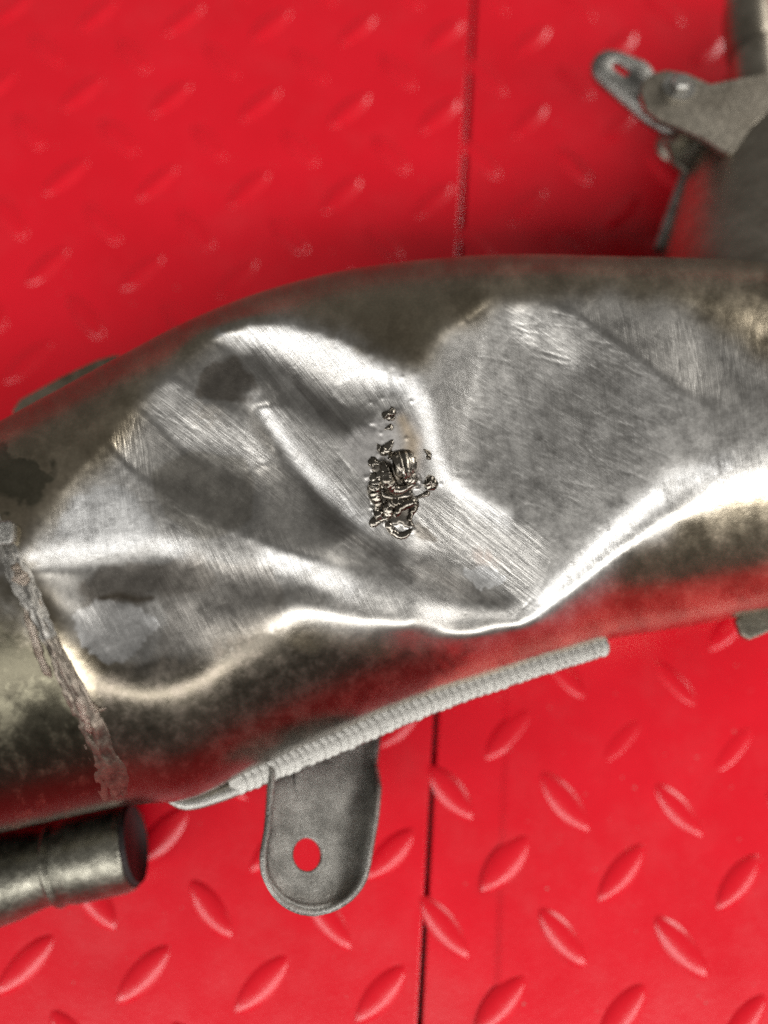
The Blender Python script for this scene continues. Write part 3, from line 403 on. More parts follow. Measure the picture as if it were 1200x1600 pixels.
[0,0,0,0,0,0,0,0,1,2,3,6,10,16,26,40,57,79,104,131,158,183,204,219,228,231,228,220,206,188,165,140,113,87,62,41,25,13,6,2,0,-1,0,0,0,0,0,0,0,0,0,0,0,1,1,1,2,3,3,3,3,2,1,0,0,0,0,0,0,1,1,0,0,0,0,0,0,0,0,0,0,0,0,0,0,0,0,0,0,0,0,0,0,0,0,0,0,0,0,0,0,0,0,0,0,0,0,0,0,0,0,0],
[0,0,0,0,0,0,0,0,0,1,2,4,7,12,19,28,41,56,74,93,113,132,148,160,167,169,166,158,146,131,113,93,73,54,37,24,14,7,3,1,0,0,0,0,0,0,0,0,0,0,0,0,0,0,0,1,1,1,1,2,2,1,1,1,1,1,0,0,0,0,0,0,0,0,0,0,0,0,0,0,0,0,0,0,0,0,0,0,0,0,0,0,0,0,0,0,0,0,0,0,0,0,0,0,0,0,0,0,0,0,0,0],
[0,0,0,0,0,0,0,0,0,1,1,2,4,7,12,18,26,36,47,60,74,86,97,105,110,111,108,102,93,82,69,55,42,30,20,12,7,3,1,0,0,0,0,0,0,0,0,0,0,0,0,0,0,0,0,0,0,0,0,0,0,0,0,0,0,0,0,0,0,0,0,0,0,0,0,0,0,0,0,0,0,0,0,0,0,0,0,0,0,0,0,0,0,0,0,0,0,0,0,0,0,0,0,0,0,0,0,0,0,0,0,0],
[0,0,0,0,0,0,0,0,0,0,1,1,2,4,6,10,14,20,27,34,42,50,56,61,64,64,62,58,52,45,37,29,21,15,10,6,3,1,1,0,0,0,0,0,0,0,0,0,0,0,0,0,0,0,0,0,0,0,0,0,0,0,0,0,0,0,0,0,0,0,0,0,0,0,0,0,0,0,0,0,0,0,0,0,0,0,0,0,0,0,0,0,0,0,0,0,0,0,0,0,0,0,0,0,0,0,0,0,0,0,0,0],
[0,0,0,0,0,0,0,0,0,0,0,0,1,2,3,4,7,9,13,17,21,24,28,30,32,32,31,28,25,21,17,13,9,6,4,2,1,1,0,0,0,0,0,0,0,0,0,0,0,0,0,0,0,0,0,0,0,0,0,0,0,0,0,0,0,0,0,0,0,0,0,0,0,0,0,0,0,0,0,0,0,0,0,0,0,0,0,0,0,0,0,0,0,0,0,0,0,0,0,0,0,0,0,0,0,0,0,0,0,0,0,0],
[0,0,0,0,0,0,0,0,0,0,0,0,0,1,1,2,3,4,5,7,8,10,11,13,13,13,13,12,10,8,7,5,4,2,1,1,1,0,0,0,0,0,0,0,0,0,0,0,0,0,0,0,0,0,0,0,0,0,0,0,0,0,0,0,0,0,0,0,0,0,0,0,0,0,0,0,0,0,0,0,0,0,0,0,0,0,0,0,0,0,0,0,0,0,0,0,0,0,0,0,0,0,0,0,0,0,0,0,0,0,0,0],
[0,0,0,0,0,0,0,0,0,0,0,0,0,0,0,1,1,1,2,2,3,3,4,4,5,5,4,4,3,3,2,2,1,1,1,0,0,0,0,0,0,0,0,0,0,0,0,0,0,0,0,0,0,0,0,0,0,0,0,0,0,0,0,0,0,0,0,0,0,0,0,0,0,0,0,0,0,0,0,0,0,0,0,0,0,0,0,0,0,0,0,0,0,0,0,0,0,0,0,0,0,0,0,0,0,0,0,0,0,0,0,0],
[0,0,0,0,0,0,0,0,0,0,0,0,0,0,0,0,0,0,0,1,1,1,1,1,1,1,1,1,1,1,1,0,0,0,0,0,0,0,0,0,0,0,0,0,0,0,0,0,0,0,0,0,0,0,0,0,0,0,0,0,0,0,0,0,0,0,0,0,0,0,0,0,0,0,0,0,0,0,0,0,0,0,0,0,0,0,0,0,0,0,0,0,0,0,0,0,0,0,0,0,0,0,0,0,0,0,0,0,0,0,0,0],
[0,0,0,0,0,0,0,0,0,0,0,0,0,0,0,0,0,0,0,0,0,0,0,0,0,0,0,0,0,0,0,0,0,0,0,0,0,0,0,0,0,0,0,0,0,0,0,0,0,0,0,0,0,0,0,0,0,0,0,0,0,0,0,0,0,0,0,0,0,0,0,0,0,0,0,0,0,0,0,0,0,0,0,0,0,0,0,0,0,0,0,0,0,0,0,0,0,0,0,0,0,0,0,0,0,0,0,0,0,0,0,0],
[0,0,0,0,0,0,0,0,0,0,0,0,0,0,0,0,0,0,0,0,0,0,0,0,0,0,0,0,0,0,0,0,0,0,0,0,0,0,0,0,0,0,0,0,0,0,0,0,0,0,0,0,0,0,0,0,0,0,0,0,0,0,0,0,0,0,0,0,0,0,0,0,0,0,0,0,0,0,0,0,0,0,0,0,0,0,0,0,0,0,0,0,0,0,0,0,0,0,0,0,0,0,0,0,0,0,0,0,0,0,0,0],
[0,0,0,0,0,0,0,0,0,0,0,0,0,0,0,0,0,0,0,0,0,0,0,0,0,0,0,0,0,0,0,0,0,0,0,0,0,0,0,0,0,0,0,0,0,0,0,0,0,0,0,0,0,0,0,0,0,0,0,0,0,0,0,0,0,0,0,0,0,0,0,0,0,0,0,0,0,0,0,0,0,0,0,0,0,0,0,0,0,0,0,0,0,0,0,0,0,0,0,0,0,0,0,0,0,0,0,0,0,0,0,0],
[0,0,0,0,0,0,0,0,0,0,0,0,0,0,0,0,0,0,0,0,0,0,0,0,0,0,0,0,0,0,0,0,0,0,0,0,0,0,0,0,0,0,0,0,0,0,0,0,0,0,0,0,0,0,0,0,0,0,0,0,0,0,0,0,0,0,0,0,0,0,0,0,0,0,0,0,0,0,0,0,0,0,0,0,0,0,0,0,0,0,0,0,0,0,0,0,0,0,0,0,0,0,0,0,0,0,0,0,0,0,0,0],
[0,0,0,0,0,0,0,0,0,0,0,0,0,0,0,0,0,0,0,0,0,0,0,0,0,0,0,0,0,0,0,0,0,0,0,0,0,0,0,0,0,0,0,0,0,0,0,0,0,0,0,0,0,0,0,0,0,0,0,0,0,0,0,0,0,0,0,0,0,0,0,0,0,0,0,0,0,0,0,0,0,0,0,0,0,0,0,0,0,0,0,0,0,0,0,0,0,0,0,0,0,0,0,0,0,0,0,0,0,0,0,0],
[0,0,0,0,0,0,0,0,0,0,0,0,0,0,0,0,0,0,0,0,0,0,0,0,0,0,0,0,0,0,0,0,0,0,0,0,0,0,0,0,0,0,0,0,0,0,0,0,0,0,0,0,0,0,0,0,0,0,0,0,0,0,0,0,0,0,0,0,0,0,0,0,0,0,0,0,0,0,0,0,0,0,0,0,0,0,0,0,0,0,0,0,0,0,0,0,0,0,0,0,0,0,0,0,0,0,0,0,0,0,0,0],
[0,0,0,0,0,0,0,0,0,0,0,0,0,0,0,0,0,0,0,0,0,0,0,0,0,0,0,0,0,0,0,0,0,0,0,0,0,0,0,0,0,0,0,0,0,0,0,0,0,0,0,0,0,0,0,0,0,0,0,0,0,0,0,0,0,0,0,0,0,0,0,0,0,0,0,0,0,0,0,0,0,0,0,0,0,0,0,0,0,0,0,0,0,0,0,0,0,0,0,0,0,0,0,0,0,0,0,0,0,0,0,0],
[0,0,0,0,0,0,0,0,0,0,0,0,0,0,0,0,0,0,0,0,0,0,0,0,0,0,0,0,0,0,0,0,0,0,0,0,0,0,0,0,0,0,0,0,0,0,0,0,0,0,0,0,0,0,0,0,0,0,0,0,0,0,0,0,0,0,0,0,0,0,0,0,0,0,0,0,0,0,0,0,0,0,0,0,0,0,0,0,0,0,0,0,0,0,0,0,0,0,0,0,0,0,0,0,0,0,0,0,0,0,0,0],
[0,0,0,0,0,0,0,0,0,0,0,0,0,0,0,0,0,0,0,0,0,0,0,0,0,0,0,0,0,0,0,0,0,0,0,0,0,0,0,0,0,0,0,0,0,0,0,0,0,0,0,0,0,0,0,0,0,0,0,0,0,0,0,0,0,0,0,0,0,0,0,0,0,0,0,0,0,0,0,0,0,0,0,0,0,0,0,0,0,0,0,0,0,0,0,0,0,0,0,0,0,0,0,0,0,0,0,0,0,0,0,0],
[0,0,0,0,0,0,0,0,0,0,0,0,0,0,0,0,0,0,0,0,0,0,0,0,0,0,0,0,0,0,0,0,0,0,0,0,0,0,0,0,0,0,0,0,0,0,0,0,0,0,0,0,0,0,0,0,0,0,0,0,0,0,0,0,0,0,0,0,0,0,0,0,0,0,0,0,0,0,0,0,0,0,0,0,0,0,0,0,0,0,0,0,0,0,0,0,0,0,0,0,0,0,0,0,0,0,0,0,0,0,0,0],
[0,0,0,0,0,0,0,0,0,0,0,0,0,0,0,0,0,0,0,0,0,0,0,0,0,0,0,0,0,0,0,0,0,0,0,0,0,0,0,0,0,0,0,0,0,0,0,0,0,0,0,0,0,0,0,0,0,0,0,0,0,0,0,0,0,0,0,0,0,0,0,0,0,0,0,0,0,0,0,0,0,0,0,0,0,0,0,0,0,0,0,0,0,0,0,0,0,0,0,0,0,0,0,0,0,0,0,0,0,0,0,0],
[0,0,0,0,0,0,0,0,0,0,0,0,0,0,0,0,0,0,0,0,0,0,0,0,0,0,0,0,0,0,0,0,0,0,0,0,0,0,0,0,0,0,0,0,0,0,0,0,0,0,0,0,0,0,0,0,0,0,0,0,0,0,0,0,0,0,0,0,0,0,0,0,0,0,0,0,0,0,0,0,0,0,0,0,0,0,0,0,0,0,0,0,0,0,0,0,0,0,0,0,0,0,0,0,0,0,0,0,0,0,0,0],
[0,0,0,0,0,0,0,0,0,0,0,0,0,0,0,0,0,0,0,0,0,0,0,0,0,0,0,0,0,0,0,0,0,0,0,0,0,0,0,0,0,0,0,0,0,0,0,0,0,0,0,0,0,0,0,0,0,0,0,0,0,0,0,0,0,0,0,0,0,0,0,0,0,0,0,0,0,0,0,0,0,0,0,0,0,0,0,0,0,0,0,0,0,0,0,0,0,0,0,0,0,0,0,0,0,0,0,0,0,0,0,0],
[0,0,0,0,0,0,0,0,0,0,0,0,0,0,0,0,0,0,0,0,0,0,0,0,0,0,0,0,0,0,0,0,0,0,0,0,0,0,0,0,0,0,0,0,0,0,0,0,0,0,0,0,0,0,0,0,0,0,0,0,0,0,0,0,0,0,0,0,0,0,0,0,0,0,0,0,0,0,0,0,0,0,0,0,0,0,0,0,0,0,0,0,0,0,0,0,0,0,0,0,0,0,0,0,0,0,0,0,0,0,0,0],
[0,0,0,0,0,0,0,0,0,0,0,0,0,0,0,0,0,0,0,0,0,0,0,0,0,0,0,0,0,0,0,0,0,0,0,0,0,0,0,0,0,0,0,0,0,0,0,0,0,0,0,0,0,0,0,0,0,0,0,0,0,0,0,0,0,0,0,0,0,0,0,0,0,0,0,0,0,0,0,0,0,0,0,0,0,0,0,0,0,0,0,0,0,0,0,0,0,0,0,0,0,0,0,0,0,0,0,0,0,0,0,0],
[0,0,0,0,0,0,0,0,0,0,0,0,0,0,0,0,0,0,0,0,0,0,0,0,0,0,0,0,0,0,0,0,0,0,0,0,0,0,0,0,0,0,0,0,0,0,0,0,0,0,0,0,0,0,0,0,0,0,0,0,0,0,0,0,0,0,0,0,0,0,0,0,0,0,0,0,0,0,0,0,0,0,0,0,0,0,0,0,0,0,0,0,0,0,0,0,0,0,0,0,0,0,0,0,0,0,0,0,0,0,0,0],
[0,0,0,0,0,0,0,0,0,0,0,0,0,0,0,0,0,0,0,0,0,0,0,0,0,0,0,0,0,0,0,0,0,0,0,0,0,0,0,0,0,0,0,0,0,0,0,0,0,0,0,0,0,0,0,0,0,0,0,0,0,0,0,0,0,0,0,0,0,0,0,0,0,0,0,0,0,0,0,0,0,0,0,0,0,0,0,0,0,0,0,0,0,0,0,0,0,0,0,0,0,0,0,0,0,0,0,0,0,0,0,0]], float)

def dent_offset(px, py):
    """how far (m) the sheet is pushed in, from the grid of dent depths (0.01 mm)"""
    g = DENT * 1e-5; h, w_ = g.shape
    x = np.clip((px - DX0) / DST, 0, w_ - 1.001); y = np.clip((py - DY0) / DST, 0, h - 1.001)
    def wts(f): return ((1 - f) ** 3 / 6, (3 * f ** 3 - 6 * f ** 2 + 4) / 6, (-3 * f ** 3 + 3 * f ** 2 + 3 * f + 1) / 6, f ** 3 / 6)
    i, j = x.astype(int), y.astype(int); wx, wy = wts(x - i), wts(y - j); out = 0
    for a in range(4):
        ii = np.clip(i + a - 1, 0, w_ - 1)
        for b in range(4):
            out = out + wx[a] * wy[b] * g[np.clip(j + b - 1, 0, h - 1), ii]
    return out
PHI = np.concatenate([np.linspace(-84, 84, NPHI), np.linspace(84, 276, 34)[1:-1]]) * math.pi / 180
# wear of the sheet, laid out on the pipe's own skin: bare ground metal, brown heat film, soot, scratches, plus painted light and shade
def lerp(a, b, m): return a * (1 - m[..., None]) + np.asarray(b) * m[..., None]
f_big, f_mid, f_fin = fbm(60, 5), fbm(22, 5, 0.65), fbm(6, 3, 0.7)
def ragged(pts, soft, amt=0.25, src=None):
    """polygon with an edge broken up by noise"""
    m = poly_mask(pts, soft); return np.clip((m - 0.5 + amt * (f_mid if src is None else src) * (4 * m * (1 - m))) * 2.2 + 0.5, 0, 1)
def cloud(pts, soft, lo=-0.6, hi=1.0, src=None):
    m = poly_mask(pts, soft); return m * np.clip(((f_mid if src is None else src) - lo) / (hi - lo), 0, 1)
SANDED = [(40, 850), (100, 775), (185, 690), (235, 600), (325, 520), (440, 503), (530, 525), (610, 560), (655, 572), (720, 520), (790, 478),
          (900, 460), (1060, 470), (1120, 520), (1230, 560), (1230, 755), (1130, 788), (1032, 848), (938, 930), (850, 996), (700, 1022), (560, 1005),
          (445, 985), (410, 1005), (320, 1035), (200, 1055), (130, 1010), (85, 930), (45, 890)]
san = np.clip(blur(ragged(SANDED, 18, 0.25), 11), 0, 1)
t = np.clip(0.5 + 0.28 * f_mid + 0.22 * f_big, 0, 1)
TINT = lerp(np.broadcast_to(np.array([0.38, 0.325, 0.235]), (H_, W_, 3)), (0.56, 0.485, 0.365), t)
TINT = lerp(TINT, (0.62, 0.53, 0.38), 0.7 * cloud([(60, 650), (330, 500), (360, 520), (210, 620), (120, 690), (40, 720)], 14, -0.2, 1.2))
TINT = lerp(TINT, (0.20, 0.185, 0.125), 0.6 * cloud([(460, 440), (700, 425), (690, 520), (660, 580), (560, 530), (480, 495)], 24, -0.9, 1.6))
TINT = lerp(TINT, (0.50, 0.486, 0.458), san)
# worn tones inside the ground zone, with the dents' dark shading painted in
TINT = lerp(TINT, (0.40, 0.39, 0.37), 0.65 * cloud([(700, 740), (760, 620), (880, 540), (1040, 560), (1060, 680), (960, 770), (820, 790)], 26, -1.2, 1.2))
TINT = lerp(TINT, (0.37, 0.35, 0.31), 0.8 * ragged([(232, 745), (300, 700), (385, 712), (402, 760), (400, 818), (320, 842), (255, 812)], 7, 0.2))
TINT = lerp(TINT, (0.24, 0.215, 0.185), 0.85 * ragged([(318, 575), (365, 556), (402, 590), (396, 628), (350, 626), (308, 620)], 7, 0.3))
TINT = lerp(TINT, (0.30, 0.28, 0.25), 0.8 * cloud([(300, 620), (352, 632), (350, 668), (300, 665)], 6, -0.5, 0.6, f_fin))
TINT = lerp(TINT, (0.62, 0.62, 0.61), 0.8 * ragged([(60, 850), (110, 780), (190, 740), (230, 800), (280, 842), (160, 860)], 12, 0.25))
TINT = lerp(TINT, (0.27, 0.245, 0.215), 0.8 * ragged([(120, 925), (160, 890), (285, 870), (340, 890), (335, 920), (250, 928), (165, 942)], 8, 0.25))
TINT = lerp(TINT, (0.40, 0.37, 0.33), 0.6 * ragged([(300, 868), (420, 885), (450, 960), (330, 1040), (215, 1050), (268, 975), (250, 925), (130, 960), (150, 905), (260, 872)], 9, 0.25))
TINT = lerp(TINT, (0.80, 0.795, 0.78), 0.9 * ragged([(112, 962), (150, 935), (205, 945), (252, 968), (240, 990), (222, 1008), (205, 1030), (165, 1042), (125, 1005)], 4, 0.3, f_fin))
TINT = lerp(TINT, (0.14, 0.115, 0.085), 0.85 * line_mask([(155, 936), (185, 930), (215, 938), (238, 934)], [2.5, 5, 6, 3]))
# painted highlights on the bright walls and ridges, painted shade along the hollows
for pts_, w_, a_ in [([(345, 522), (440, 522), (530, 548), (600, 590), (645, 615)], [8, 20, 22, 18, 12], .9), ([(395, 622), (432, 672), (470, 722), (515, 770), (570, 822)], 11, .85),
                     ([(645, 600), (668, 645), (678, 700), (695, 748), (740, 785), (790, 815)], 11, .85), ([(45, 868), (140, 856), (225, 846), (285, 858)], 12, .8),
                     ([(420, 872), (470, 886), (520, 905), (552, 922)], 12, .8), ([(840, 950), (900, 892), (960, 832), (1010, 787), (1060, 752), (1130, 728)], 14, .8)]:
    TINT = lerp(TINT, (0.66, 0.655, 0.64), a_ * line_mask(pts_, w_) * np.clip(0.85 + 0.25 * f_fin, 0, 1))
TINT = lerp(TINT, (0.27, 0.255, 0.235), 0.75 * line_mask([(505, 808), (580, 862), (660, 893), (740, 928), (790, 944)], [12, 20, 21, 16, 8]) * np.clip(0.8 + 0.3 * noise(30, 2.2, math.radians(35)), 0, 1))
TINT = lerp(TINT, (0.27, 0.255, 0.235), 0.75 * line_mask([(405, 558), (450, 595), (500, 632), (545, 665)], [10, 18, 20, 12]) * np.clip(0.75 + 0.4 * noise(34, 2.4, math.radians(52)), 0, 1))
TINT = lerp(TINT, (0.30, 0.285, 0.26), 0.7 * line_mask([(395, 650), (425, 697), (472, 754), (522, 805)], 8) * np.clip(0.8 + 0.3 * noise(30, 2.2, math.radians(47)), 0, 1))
# heat scorch round the gouge, with dark crevices painted into the torn lump
TINT = lerp(TINT, (0.37, 0.355, 0.34), 0.8 * ragged([(530, 690), (575, 660), (620, 632), (655, 650), (665, 740), (640, 815), (585, 800), (560, 740)], 6, 0.2))
TINT = lerp(TINT, (0.33, 0.255, 0.165), 0.7 * line_mask([(628, 655), (644, 690), (640, 725), (628, 745)], [7, 10, 11, 8]))
TINT = lerp(TINT, (0.17, 0.15, 0.125), 0.8 * ragged([(640, 812), (668, 822), (690, 848), (650, 845)], 5, 0.3))
TINT = lerp(TINT, (0.10, 0.085, 0.065), 0.85 * ragged([(578, 738), (598, 722), (640, 716), (652, 745), (650, 790), (640, 830), (600, 815), (582, 795)], 5, 0.5, f_fin))
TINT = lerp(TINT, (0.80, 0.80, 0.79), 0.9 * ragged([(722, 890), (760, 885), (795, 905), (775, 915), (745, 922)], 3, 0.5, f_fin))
TINT = lerp(TINT, (0.26, 0.20, 0.17), 0.6 * cloud([(735, 855), (775, 860), (780, 885), (740, 882)], 6, -0.3, 0.8, f_fin))
# brown and soot along the near side, spread further to dim highlight and reflection
TINT = lerp(TINT, (0.25, 0.215, 0.165), 0.7 * cloud([(300, 1000), (460, 945), (640, 985), (830, 975), (760, 1020), (600, 1070), (420, 1090)], 24, -2.2, 1.2))
soot_dim = ragged([(100, 985), (150, 1022), (215, 1032), (340, 1020), (440, 985), (480, 1000), (600, 1022), (760, 1012), (700, 1060), (600, 1122), (450, 1195), (300, 1265), (150, 1285), (150, 1120)], 22, 0.16)
TINT = lerp(TINT, (0.085, 0.075, 0.060), 0.88 * soot_dim)
TINT = lerp(TINT, (0.24, 0.205, 0.17), 0.35 * soot_dim * np.clip(0.3 + f_fin * .5 + .2 * f_big, 0, 1))
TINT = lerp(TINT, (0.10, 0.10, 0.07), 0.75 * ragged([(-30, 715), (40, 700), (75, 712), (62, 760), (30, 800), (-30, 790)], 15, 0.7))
# collar left of the weld, colour darkened downward to subdue the lamp's highlight
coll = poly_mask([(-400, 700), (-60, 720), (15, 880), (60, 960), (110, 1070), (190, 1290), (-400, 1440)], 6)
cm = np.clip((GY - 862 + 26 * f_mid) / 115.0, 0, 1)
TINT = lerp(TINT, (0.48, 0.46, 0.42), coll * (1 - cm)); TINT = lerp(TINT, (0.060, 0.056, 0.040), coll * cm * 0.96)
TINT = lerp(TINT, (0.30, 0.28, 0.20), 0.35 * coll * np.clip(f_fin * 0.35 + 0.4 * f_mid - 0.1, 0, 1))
TINT = np.clip(TINT * (1 + 0.035 * f_fin + 0.04 * f_mid)[..., None], 0.01, 0.95)
ROUGH = 0.25 + 0.09 * san + 0.05 * soot_dim + 0.06 * coll + 0.015 * f_fin + 0.02 * f_mid
edge = line_mask([(x, y + 8) for x, y in T_[1:]], [17] * 7 + [13] * 5)  # far edge painted darker to hold down the floor's red reflection
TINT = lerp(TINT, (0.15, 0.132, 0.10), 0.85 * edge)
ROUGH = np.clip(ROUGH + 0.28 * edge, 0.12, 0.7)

# grinding marks: real grooves in the sheet, each zone with its own direction (degrees, clockwise from the picture's right)
RELIEF = np.zeros((H_, W_))
ZONES = [  # polygon, soft, angle, long sigma, short sigma, depth (micrometres)
    ([(40, 850), (110, 700), (220, 620), (235, 760), (290, 845), (160, 870)], 16, 84, 26, 1.5, 9),
    ([(225, 620), (330, 525), (345, 640), (400, 700), (240, 740)], 14, 40, 24, 1.5, 9),
    ([(330, 525), (440, 505), (560, 560), (600, 640), (540, 700), (470, 660), (400, 600)], 12, 52, 34, 1.6, 15),
    ([(260, 650), (380, 640), (480, 740), (600, 850), (560, 870), (440, 800), (330, 720)], 14, 38, 34, 1.5, 10),
    ([(380, 600), (430, 600), (640, 830), (600, 860)], 12, 47, 40, 1.6, 13),
    ([(225, 740), (380, 710), (410, 820), (280, 840)], 12, 26, 26, 1.4, 6),
    ([(250, 815), (420, 820), (540, 900), (700, 965), (560, 960), (380, 905), (260, 875)], 10, 70, 12, 1.6, 14),
    ([(640, 770), (760, 790), (860, 840), (830, 950), (760, 930), (660, 840)], 7, 41, 42, 1.7, 17),
    ([(580, 850), (700, 860), (800, 950), (640, 920), (520, 850)], 12, 33, 30, 1.5, 9),
    ([(690, 740), (700, 600), (800, 480), (1000, 490), (1070, 620), (1000, 760), (850, 800)], 22, 80, 16, 1.6, 6),
    ([(690, 740), (700, 600), (800, 480), (1000, 490), (1070, 620), (1000, 760), (850, 800)], 22, 20, 22, 1.6, 5),
    ([(840, 950), (900, 860), (1050, 730), (1230, 680), (1230, 740), (1050, 800), (900, 920)], 10, 82, 11, 1.7, 13),
    ([(1050, 500), (1230, 540), (1230, 720), (1060, 740)], 20, 88, 30, 2.0, 5),
    ([(130, 910), (300, 870), (420, 890), (420, 990), (250, 1050), (120, 1010)], 14, 62, 16, 1.5, 9),
    ([(560, 575), (650, 595), (660, 660), (600, 650), (560, 620)], 6, 70, 22, 1.6, 12),
]
GRAIN = np.zeros((H_, W_, 4))
for pts, soft, ang, lg, sh, dep in ZONES:
    ch = int(np.argmin([abs(ang - v) for v in (82, 50, 37, 64)])); GRAIN[..., ch] = np.maximum(GRAIN[..., ch], poly_mask(pts, soft + 6) * min(1.0, dep / 12))
    n1 = noise(lg, sh, math.radians(ang)); n2 = noise(lg * 0.45, sh * 1.8, math.radians(ang + 7))
    RELIEF += poly_mask(pts, soft) * (0.7 * n1 + 0.45 * n2) * dep * 0.75e-6
RELIEF += (0.8 * noise(2.2) * san + 2.2 * fbm(9, 4, 0.8) * (1 - san)) * 2.2e-6 + 14e-6 * fbm(45, 3) * 1.0
# single scratches
rz = random.Random(3)
def scratch(x, y, ang, ln, wd, dep, bend=0.0):
    c, s = math.cos(ang), math.sin(ang)
    pts = [(x + c * ln * (k - 0.5) - s * bend * (k - 0.5) ** 2 * ln, y + s * ln * (k - 0.5) + c * bend * (k - 0.5) ** 2 * ln) for k in (0, 0.33, 0.66, 1)]
    x0, y0 = int(min(p[0] for p in pts) - 8 - X0), int(min(p[1] for p in pts) - 8 - Y0)
    x1, y1 = int(max(p[0] for p in pts) + 8 - X0), int(max(p[1] for p in pts) + 8 - Y0)
    if x0 < 0 or y0 < 0 or x1 >= W_ or y1 >= H_: return
    gx, gy = GX[y0:y1, x0:x1], GY[y0:y1, x0:x1]; best = None
    for a, b in zip(pts[:-1], pts[1:]):
        dx, dy = b[0] - a[0], b[1] - a[1]; L = dx * dx + dy * dy + 1e-9
        t_ = np.clip(((gx - a[0]) * dx + (gy - a[1]) * dy) / L, 0, 1)
        r2 = (gx - a[0] - t_ * dx) ** 2 + (gy - a[1] - t_ * dy) ** 2
        best = r2 if best is None else np.minimum(best, r2)
    RELIEF[y0:y1, x0:x1] += dep * np.exp(-0.5 * best / wd ** 2)
for pts, soft, ang, lg, sh, dep in ZONES:
    p = np.array(pts); area_ = 0.5 * abs((p[:, 0] * np.roll(p[:, 1], 1) - p[:, 1] * np.roll(p[:, 0], 1)).sum())
    for k in range(int(area_ / 420)):
        a, b, c = rz.sample(range(len(pts)), 3); u1, u2 = sorted((rz.random(), rz.random()))
        q = p[a] * u1 + p[b] * (u2 - u1) + p[c] * (1 - u2)
        scratch(q[0], q[1], math.radians(ang + rz.gauss(0, 9)), rz.uniform(14, 2.2 * lg + 14), rz.uniform(1.0, 1.9), rz.choice((1, 1, -0.6)) * rz.uniform(6, 20) * 1e-6, rz.uniform(-.15, .15))
for x, y, a, l in [(905, 700, 58, 26), (925, 712, 58, 34), (868, 712, 78, 22), (835, 725, 80, 20), (800, 735, 80, 18), (985, 705, 40, 14), (350, 770, 145, 22), (305, 885, -25, 22), (345, 945, -20, 18), (440, 960, 70, 20)]:
    scratch(x, y, math.radians(a), l, 1.7, 26e-6)
# file cuts above the gouge and the folded corner of the dent
for x, y, a, l, wd in [(540, 618, 62, 36, 4), (556, 612, 58, 40, 3.5), (572, 606, 55, 44, 4), (598, 612, 84, 44, 5), (617, 608, 80, 50, 5), (545, 640, 40, 60, 3), (560, 650, 36, 60, 3)]:
    scratch(x, y, math.radians(a), l, wd, 70e-6)
RELIEF += 0.035e-3 * line_mask([(858, 880), (852, 905), (838, 930), (818, 950)], [1.5, 3.2, 3.2, 1.5])
# the torn lump of the gouge stands proud and is pitted all over
gm_ = ragged([(580, 740), (598, 722), (645, 714), (654, 745), (650, 790), (643, 828), (604, 818), (584, 797)], 6, 0.6, f_fin)
RELIEF -= gm_ * (0.25e-3 + 0.07e-3 * fbm(9, 2, 0.6))
# pinprick pits, blisters
for k in range(260):
    x, y = rz.uniform(0, 1200), rz.uniform(420, 1180)
    scratch(x, y, 0, 0.5, rz.uniform(1.0, 1.8), rz.choice((-1, 1)) * rz.uniform(8, 30) * 1e-6)
for k in range(45):
    scratch(rz.gauss(625, 34), rz.gauss(735, 60), 0, 0.5, rz.uniform(1.2, 2.2), -rz.uniform(20, 90) * 1e-6)

def shell_points(u, phi=PHI, detail=True):
    p = station(u, phi)
    px, py = project(p)
    d = p - CAM; ln = np.linalg.norm(d, axis=-1, keepdims=True); d /= ln
    face = np.clip((80 - np.abs(np.degrees((phi + math.pi) % (2 * math.pi) - math.pi))) / 10, 0, 1)[None, :]
    off = dent_offset(px, py)
    if detail: off = off + smp(RELIEF, px, py)
    p = p + d * (off * face)[..., None]
    return p, px, py, face
def shell_part(name, u0, u1, nu, parent, label=None, scale=1.0):
    u = np.linspace(u0, u1, nu); p, px, py, face = shell_points(u)
    nv = len(PHI)
    me = bpy.data.meshes.new(name)
    V_ = p.reshape(-1, 3); nvt = len(V_)
    ii, jj = np.meshgrid(np.arange(nu - 1), np.arange(nv), indexing='ij'); kk = (jj + 1) % nv
    F = np.stack([ii * nv + jj, ii * nv + kk, (ii + 1) * nv + kk, (ii + 1) * nv + jj], -1).reshape(-1, 4)
    me.vertices.add(nvt); me.vertices.foreach_set('co', V_.astype(np.float32).ravel())
    me.loops.add(F.size); me.loops.foreach_set('vertex_index', F.ravel().astype(np.int32))
    me.polygons.add(len(F)); me.polygons.foreach_set('loop_start', np.arange(0, F.size, 4, dtype=np.int32))
    me.polygons.foreach_set('use_smooth', np.ones(len(F), bool))
    me.update(calc_edges=True); me.validate()
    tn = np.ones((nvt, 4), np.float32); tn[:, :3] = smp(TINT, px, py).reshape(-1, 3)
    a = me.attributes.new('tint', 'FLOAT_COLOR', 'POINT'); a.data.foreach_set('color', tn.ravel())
    a = me.attributes.new('rough', 'FLOAT', 'POINT'); a.data.foreach_set('value', smp(ROUGH, px, py).astype(np.float32).ravel())
    a = me.attributes.new('grain', 'FLOAT_COLOR', 'POINT'); a.data.foreach_set('color', smp(GRAIN, px, py).astype(np.float32).ravel())
    a = me.attributes.new('skin', 'FLOAT_VECTOR', 'POINT'); a.data.foreach_set('vector', np.stack([px, py, 0 * px], -1).astype(np.float32).ravel())
    me.materials.append(SHELL)
    o = bpy.data.objects.new(name, me); put(o, None, label=label); child(o, parent)
    return o, p, px, py
UW = 1.0                                   # station of the girth weld
pipe = empty('exhaust_pipe', V(650, 800, 0.0), label='large dented silvery metal exhaust pipe with sanded dents and a torn gouge in the middle', cat='exhaust pipe')
body, PB, PBX, PBY = shell_part('shell', UW, 12.0, NU, pipe)
